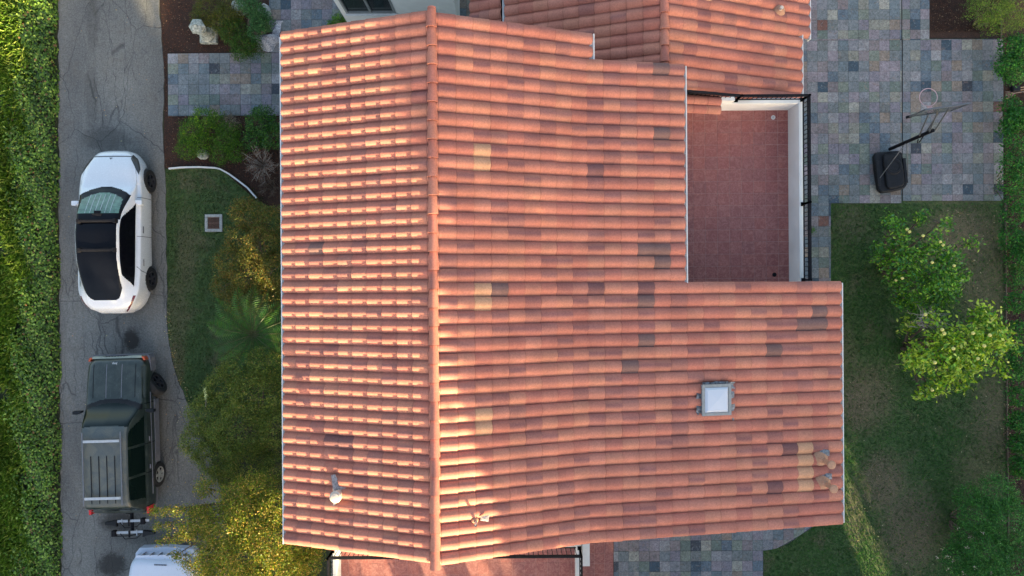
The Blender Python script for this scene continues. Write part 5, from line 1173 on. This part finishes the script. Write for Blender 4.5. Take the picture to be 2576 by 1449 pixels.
def bike_rack():
    x, y = W(322, 1318, .7); t = empty('bike_rack', (x, y, 0), .035); tag(t, 'black bike rack with two silver wheel trays behind the dark green car', 'bike rack')
    m = MB(); m.box(-.035, .035, -.3, .42, .45, .52); m.build('hitch_arm', M['black'], t, local=True)
    for i, (yy, x0, x1) in enumerate(((.06, -.36, .58), (-.27, -.46, .40))):
        m = MB(); m.box(x0, x1, yy - .035, yy + .035, .60, .63); m.build('wheel_tray', M['silver'], t, local=True)
        sd = -1 if i == 0 else 1; xe = x0 if i == 0 else x1
        m = MB(); m.prism(ccw([(xe, yy - .05), (xe, yy + .05), (xe + sd*.34, yy + .0), (xe + sd*.34, yy - .08), (xe + sd*.14, yy - .10), (xe - sd*.02, yy - .15)]), .58, .68); m.build('tyre_cradle', M['darkplastic'], t, local=True, bevel=.015)
        xo = x1 - .18 if i == 0 else x0; m = MB(); m.box(xo - .05, xo + .07, yy - .1, yy + .08, .57, .70); m.build('strap_block', M['black'], t, local=True, bevel=.02)
        m = MB(); m.box(-.02, .02, yy - .14, yy + .05, .64, .67); m.build('clamp', M['black'], t, local=True)
        m = MB(); m.tube([(-.26, yy - .02, .66), (-.1, yy - .17, .7), (.25, yy - .15, .7), (.36, yy - .05, .68)], .012, 6); m.build('hook_arm', M['black'], t, local=True)
        m = MB(); m.box(x0 + .14 if i == 0 else x1 - .2, x0 + .165 if i == 0 else x1 - .175, yy - .1, yy + .07, .635, .65); m.build('strap', M['silver'], t, local=True)
    m = MB(); m.tube([(-.55, -.4, .55), (0, -.38, .6), (.45, -.3, .58)], .014, 6); m.build('release_bar', M['black'], t, local=True)
bike_rack()
def truck():
    L = 4.9
    c = empty('parked_car', (-10.12, -7.72, 0), -.03); tag(c, 'old chalky white vehicle with streaked hood partly under the arching shrub', 'car', 'vehicles on the driveway')
    lo = Loft(L, [(0, .80), (.06, .88), (.2, .94), (.8, .98), (4.4, .98), (4.8, .94), (4.9, .86)],
        [(0, .92), (.06, 1.03), (.2, 1.08), (.9, 1.15), (1.25, 1.18), (1.4, 1.24), (2.0, 1.7), (2.4, 1.78), (4.2, 1.78), (4.5, 1.6), (4.75, 1.2), (4.9, .9)],
        [(0, .72), (.2, .80), (1.1, .84), (1.4, .82), (2.1, .70), (4.3, .70), (4.7, .78), (4.9, .7)],
        [(0, .82), (.1, .92), (.3, 1.0), (1.3, 1.08), (4.5, 1.08), (4.9, .8)], z0=.35, drop=.05, gi=.93, ns=150, nt=10)
    ctr = [.95, 3.9]; wr = .38
    fa = lambda y, z, x, t: t < 4.6 and arch(y, z, ctr, wr) and x > .5
    ws = lambda y, t, x: 1.36 + .16*(x/.7)**2 < y < 1.98 and t > 6.1
    sw = lambda y, t: 5.12 < t < 5.98 and 1.72 + (t - 5.1)*.45 < y < 4.3 and not abs(y - 2.9) < .04
    cowl = lambda y, t, x: abs(y - (.93 + .17*(x/.7)**2)) < .012 and t > 6.5
    rim_ = lambda y, t, x: (abs(y - .1) < .014 and t > 5.2)
    lo.part('body', M['oldwhite'], c, lambda y, t, x, z, s_: not (fa(y, z, x, t) or ws(y, t, x) or sw(y, t) or cowl(y, t, x) or rim_(y, t, x))); lo.capends('tail_panel', M['oldwhite'], c)
    lo.part('hood_seam', M['gap'], c, lambda y, t, x, z, s_: cowl(y, t, x) or rim_(y, t, x), -.003)
    lo.part('windscreen', M['winglass'], c, lambda y, t, x, z, s_: ws(y, t, x))
    for sd in (1, -1): lo.part('side_window', M['winglass'], c, lambda y, t, x, z, s_, sd=sd: s_ == sd and sw(y, t))
    m = MB(); m.prism(ccw([(-.78, .20), (0, .24), (.78, .20), (.90, .04), (.90, -.1), (-.90, -.1), (-.90, .04)]), .45, .72); m.build('front_bumper', M['cladding'], c, local=True, bevel=.02).data.materials[0] = M['oldwhite']
    m = MB(); m.prism(ccw([(-.74, .07), (0, .10), (.74, .07), (.80, -.02), (-.80, -.02)]), .72, .95); m.build('grille_panel', M['oldwhite'], c, local=True)
    for k in range(6): xx = -.60 + k*.235; m = MB(); m.prism(ccw([(xx, .075), (xx + .02, .075), (xx + .09, .125), (xx + .05, .125)]), .80, .96); m.build('grille_slot', M['gap'], c, local=True)
    m = MB()
    for k in range(8): m.box(-.16 + k*.045, -.125 + k*.045, -.15, -.125, lo.zat(.14, 0) + .002, lo.zat(.14, 0) + .012)
    m.build('hood_lettering', M['black'], c, local=True)
    for j, xx in enumerate((-.62, -.30, .02, .34)):
        for k in range(4):
            yy = 1.0 + k*.035; z_ = lo.zat(yy, abs(xx)) + .004; m = MB(); m.box(xx, xx + .26, -yy - .008, -yy + .008, z_, z_ + .006); m.build('cowl_vent', M['gap'], c, local=True)
    mirrors(c, .98, -1.6, 1.05, M['oldwhite'], .22, .1, .15); underbody(c, .98, L, .8)
    for y in ctr:
        for x in (.97, -.97): wheel(c, x, -y, wr, .24, M['alloy'], 5)
truck()

# ---------------------------------------------------------------- basketball hoop
def hoop():
    bx, by = W(2240, 431, .18); t = empty('basketball_hoop', (bx, by, .05)); tag(t, 'portable basketball hoop with black weighted base on the slate patio', 'basketball hoop')
    z0 = .055; ca, sa = math.cos(.09), math.sin(.09)
    rt = lambda p: (bx + p[0]*ca - p[1]*sa, by + p[0]*sa + p[1]*ca)
    P = [(-.38, .60), (.28, .60), (.40, .52), (.46, .0), (.46, -.44), (.36, -.56), (.1, -.60), (-.02, -.62), (-.34, -.62), (-.43, -.5), (-.46, .1), (-.46, .5)]
    m = MB(); m.prism(ccw([rt(p) for p in P]), z0, z0 + .16); m.build('base', M['darkplastic'], t, bevel=.05)
    m = MB(); m.prism(ccw([rt((p[0]*.62 + .06, p[1]*.86)) for p in P]), z0 + .15, z0 + .24); m.build('base_hump', M['darkplastic'], t, bevel=.05)
    m = MB(); m.lathe(*rt((.05, .12)), [(.24, z0 + .24), (.22, z0 + .262), (.17, z0 + .262), (.16, z0 + .247)], 24); m.build('fill_ring', M['darkplastic'], t, True)
    for k in (-.40, .41):
        m = MB(); m.prism(ccw([rt((k - .05, .35)), rt((k + .05, .35)), rt((k + .05, -.4)), rt((k - .05, -.4))]), z0 + .15, z0 + .2); m.build('base_rib', M['darkplastic'], t, bevel=.02)
    px, py = 11.31, 4.08; pole0 = Vector((px + .02, py, z0 + .12)); pole1 = Vector((px - .03, py + .06, 2.35))
    m = MB(); m.tube([pole0, pole1], .05, 10); m.build('pole', M['black'], t, True)
    for (a, b) in (((2213, 448, .25), (2248, 377, .5)), ((2284, 441, .25), (2260, 378, .5))):
        m = MB(); A = Vector(W3(*a)); B = pole0.lerp(pole1, .42); m.tube([A, B], .014, 6); m.build('brace', M['steel'], t)
    bc = Vector((10.80, 4.42, 3.35)); an = math.radians(8); u = Vector((math.cos(an), math.sin(an), 0)); nn = Vector((-u.y, u.x, 0))
    def slab(w0, w1, z0_, z1_, d0, d1):
        m = MB(); vs = [bc + u*a + nn*d + Vector((0, 0, z)) for z in (z0_, z1_) for (a, d) in ((w0, d0), (w1, d0), (w1, d1), (w0, d1))]
        m.add(vs, [(0,3,2,1), (4,5,6,7), (0,1,5,4), (1,2,6,5), (2,3,7,6), (3,0,4,7)]); return m
    slab(-.55, .55, -.33, .35, -.01, .01).build('backboard', M['acrylic'], t)
    m = slab(-.57, .57, .35, .38, -.02, .02)
    for a in ((-.57, .57, -.36, -.33), (-.57, -.545, -.33, .35), (.545, .57, -.33, .35)): q = slab(a[0], a[1], a[2], a[3], -.018, .018); m.add(q.v, q.f)
    m.build('backboard_frame', M['steel'], t); slab(-.6, -.5, -.4, -.3, -.03, .03).build('corner_pad', M['black'], t)
    N = 28; rc = bc + nn*.41 + Vector((-.02, 0, -.28)); m = MB(); m.tube([rc + Vector((.228*math.cos(2*math.pi*k/N), .228*math.sin(2*math.pi*k/N), 0)) for k in range(N + 1)], .011, 6); m.build('rim', M['pink'], t, True)
    m = MB(); p0 = bc + nn*.02 + Vector((0, 0, -.3)); m.add([p0 - u*.08, p0 + u*.08, p0 + u*.05 + nn*.17, p0 - u*.05 + nn*.17, p0 - u*.08 + Vector((0,0,-.03)), p0 + u*.08 + Vector((0,0,-.03)), p0 + u*.05 + nn*.17 + Vector((0,0,-.02)), p0 - u*.05 + nn*.17 + Vector((0,0,-.02))], [(0,1,2,3), (7,6,5,4), (0,4,5,1), (1,5,6,2), (2,6,7,3), (3,7,4,0)]); m.build('rim_bracket', M['pink'], t)
    for (s_, zz, ze) in ((-.13, -.05, .2), (.13, -.05, .2), (-.13, -.5, -.2), (.13, -.5, -.2)):
        a = pole1 + Vector((s_*.5, -.02, zz)); e = bc + u*s_ - nn*.03 + Vector((0, 0, ze)); m = MB(); m.tube([a, e], .019, 6); m.build('arm', M['steel'], t)
    a = pole1 + Vector((0, 0, -.5)); m = MB(); m.tube([a + Vector((-.1, -.14, 0)), a + Vector((-.06, -.2, -.1)), a + Vector((.02, -.18, -.15)), a + Vector((0, -.04, .1))], .016, 6); m.build('handle', M['black'], t)
hoop()
# garden tools by the hedge
x, y = W(2548, 235, .15); t = empty('garden_rake', (x, y, 0)); tag(t, 'old metal garden rake lying on the bed by the hedge with pale handle', 'rake')
m = MB(); 
for k in range(6): a = (k - 2.5)*.035; m.tube([(x + .08, y + a*.35 + .02, .1), (x - .02, y + a, .1), (x - .16, y + a*1.1 - .03, .07)], .006, 4)
m.build('tines', M['rakegrey'], t); m = MB(); m.tube([(x + .06, y + .02, .1), (x + 1.3, y + .2, .14)], .014, 6); m.build('handle', M['rakegrey'], t)
x, y = W(2552, 223, .2); t = empty('garden_tool', (x, y, 0)); tag(t, 'black tool head with two wooden handles lying above the rake', 'garden tool')
m = MB(); m.box(x - .04, x + .2, y - .08, y + .1, .05, .2); m.build('tool_head', M['darkplastic'], t, bevel=.03)
for k in (0, .07): m = MB(); m.tube([(x + .18, y - .03 + k, .15), (x + 1.2, y + .12 + k, .2)], .015, 6); m.build('handle', M['wood'], t)
x, y = W(2318, 811, .1); m = MB(); m.tube([(x - .45, y, .07), (x, y + .01, .075), (x + .5, y + .02, .07)], [.055, .05, .045], 8); o = m.build('fallen_log', M['bark'], None, True); tag(o, 'short reddish log lying on soil between the two citrus trees', 'log')

# ---------------------------------------------------------------- tall trees south of the house (the evening shade comes from them)
def big_tree(label, x, y, prof, base, n, leaf=.42):
    """prof: (height, radius) pairs from the lowest leaves to the tip"""
    t = empty('tall_tree', (x, y, 0)); tag(t, label, 'tree', 'trees south of the house'); top = prof[-1][0]
    m = MB(); m.tube([(x, y, 0), (x + .1, y, base + .5), (x, y, top*.85)], [.28, .2, .05], 8); m.build('trunk', M['bark'], t, True)
    zs = RNG.uniform(base, top, n//5); rr = np.interp(zs, [p[0] for p in prof], [p[1] for p in prof]); a = RNG.uniform(0, 2*np.pi, len(zs)); q = RNG.random(len(zs))**.45
    bump = 1 + .10*np.sin(a*3 + zs*1.7 + x) + .06*np.sin(a*7 + zs*4)
    c = np.stack([x + np.cos(a)*rr*q*bump, y + np.sin(a)*rr*q*bump, zs], 1); p = np.repeat(c, 5, axis=0) + RNG.normal(0, .16, (len(c)*5, 3))
    nn = np.stack([np.cos(a), np.sin(a), np.full(len(a), .6)], 1); nn = np.repeat(nn, 5, axis=0)
    leaf_cloud('crown', p, nn, leaf, pal(len(p), [(.03, .07, .02), (.045, .09, .02), (.025, .05, .02)]), M['leaf'], t)
def dome(base, top, r): return [(base, r*.7), (base + (top-base)*.3, r), (base + (top-base)*.7, r*.9), (top - .3, r*.55), (top, .2)]
ORD = ['first', 'second', 'third', 'fourth', 'fifth', 'sixth', 'seventh', 'eighth', 'ninth', 'tenth', 'eleventh', 'twelfth', 'thirteenth', 'fourteenth', 'fifteenth', 'sixteenth', 'seventeenth', 'eighteenth']
TREES = [(-22, -21, dome(.2, 7.6, 2.8), .2, 9000), (-18, -20, dome(.2, 7.6, 2.6), .2, 9000), (-14.2, -20, dome(.2, 7.2, 2.4), .2, 8000), (-10.6, -20, dome(.2, 6.9, 2.2), .2, 8000), (-7.9, -20, dome(.2, 4.9, 1.8), .2, 5000), (-4.9, -20, dome(.2, 6.0, 1.8), .2, 6000),
         (-2.0, -20, dome(.2, 6.3, 1.6), .2, 5000), (-.2, -20.3, dome(.2, 6.2, 1.3), .2, 4500), (2.2, -20, dome(.2, 4.5, 1.8), .2, 3500), (4.6, -21, dome(.2, 4.3, 1.4), .2, 2500),
         (9.3, -20, [(.2, 4.9), (5.5, 5.0), (8, 4.3), (9.5, 3.8), (11.1, 2.7), (12.2, 1.5), (12.9, .2)], .2, 22000), (12.6, -21.5, dome(.2, 11.5, 2.4), .2, 14000), (15.1, -21, dome(4.4, 11.5, 1.9), 4.4, 8000),
         (18.2, -20, dome(.2, 11.2, 2.2), .2, 13000), (21.8, -21, dome(.2, 10.8, 2.5), .2, 12000), (26, -22, dome(.2, 10.8, 2.8), .2, 12000)]
for i, (x, y, prof, base, n) in enumerate(TREES):
    big_tree(ORD[i] + ' tree from the west in the row beyond the lower terrace', x, y, prof, base, n)
for i, (x, r_) in enumerate([(-.55, .40), (.75, .30)]):  # unseen columns of foliage added to cast the stripes on the lower terrace
    t = empty('cypress_shadow_caster', (x, -13.2, 0)); tag(t, ['wider', 'slimmer'][i] + ' unseen cypress added as shadow caster off the end of the lower terrace', 'tree', 'unseen shadow casters by the lower terrace')
    m = MB(); m.tube([(x, -13.2, 0), (x, -13.2, 5.6)], [.1, .03], 8); m.build('trunk', M['bark'], t, True)
    n = 9000; zs = RNG.uniform(.1, 6.3, n); a = RNG.uniform(0, 6.283, n); rr = r_*np.interp(zs, [0, .6, 5, 6, 6.3], [.7, 1, 1, .6, .1])*RNG.random(n)**.35
    p = np.stack([x + rr*np.cos(a), -13.2 + rr*np.sin(a), zs], 1); leaf_cloud('crown', p, np.stack([np.cos(a), np.sin(a), np.full(n, .3)], 1), .12, pal(n, [(.03, .06, .02), (.04, .08, .025)]), M['leaf'], t)
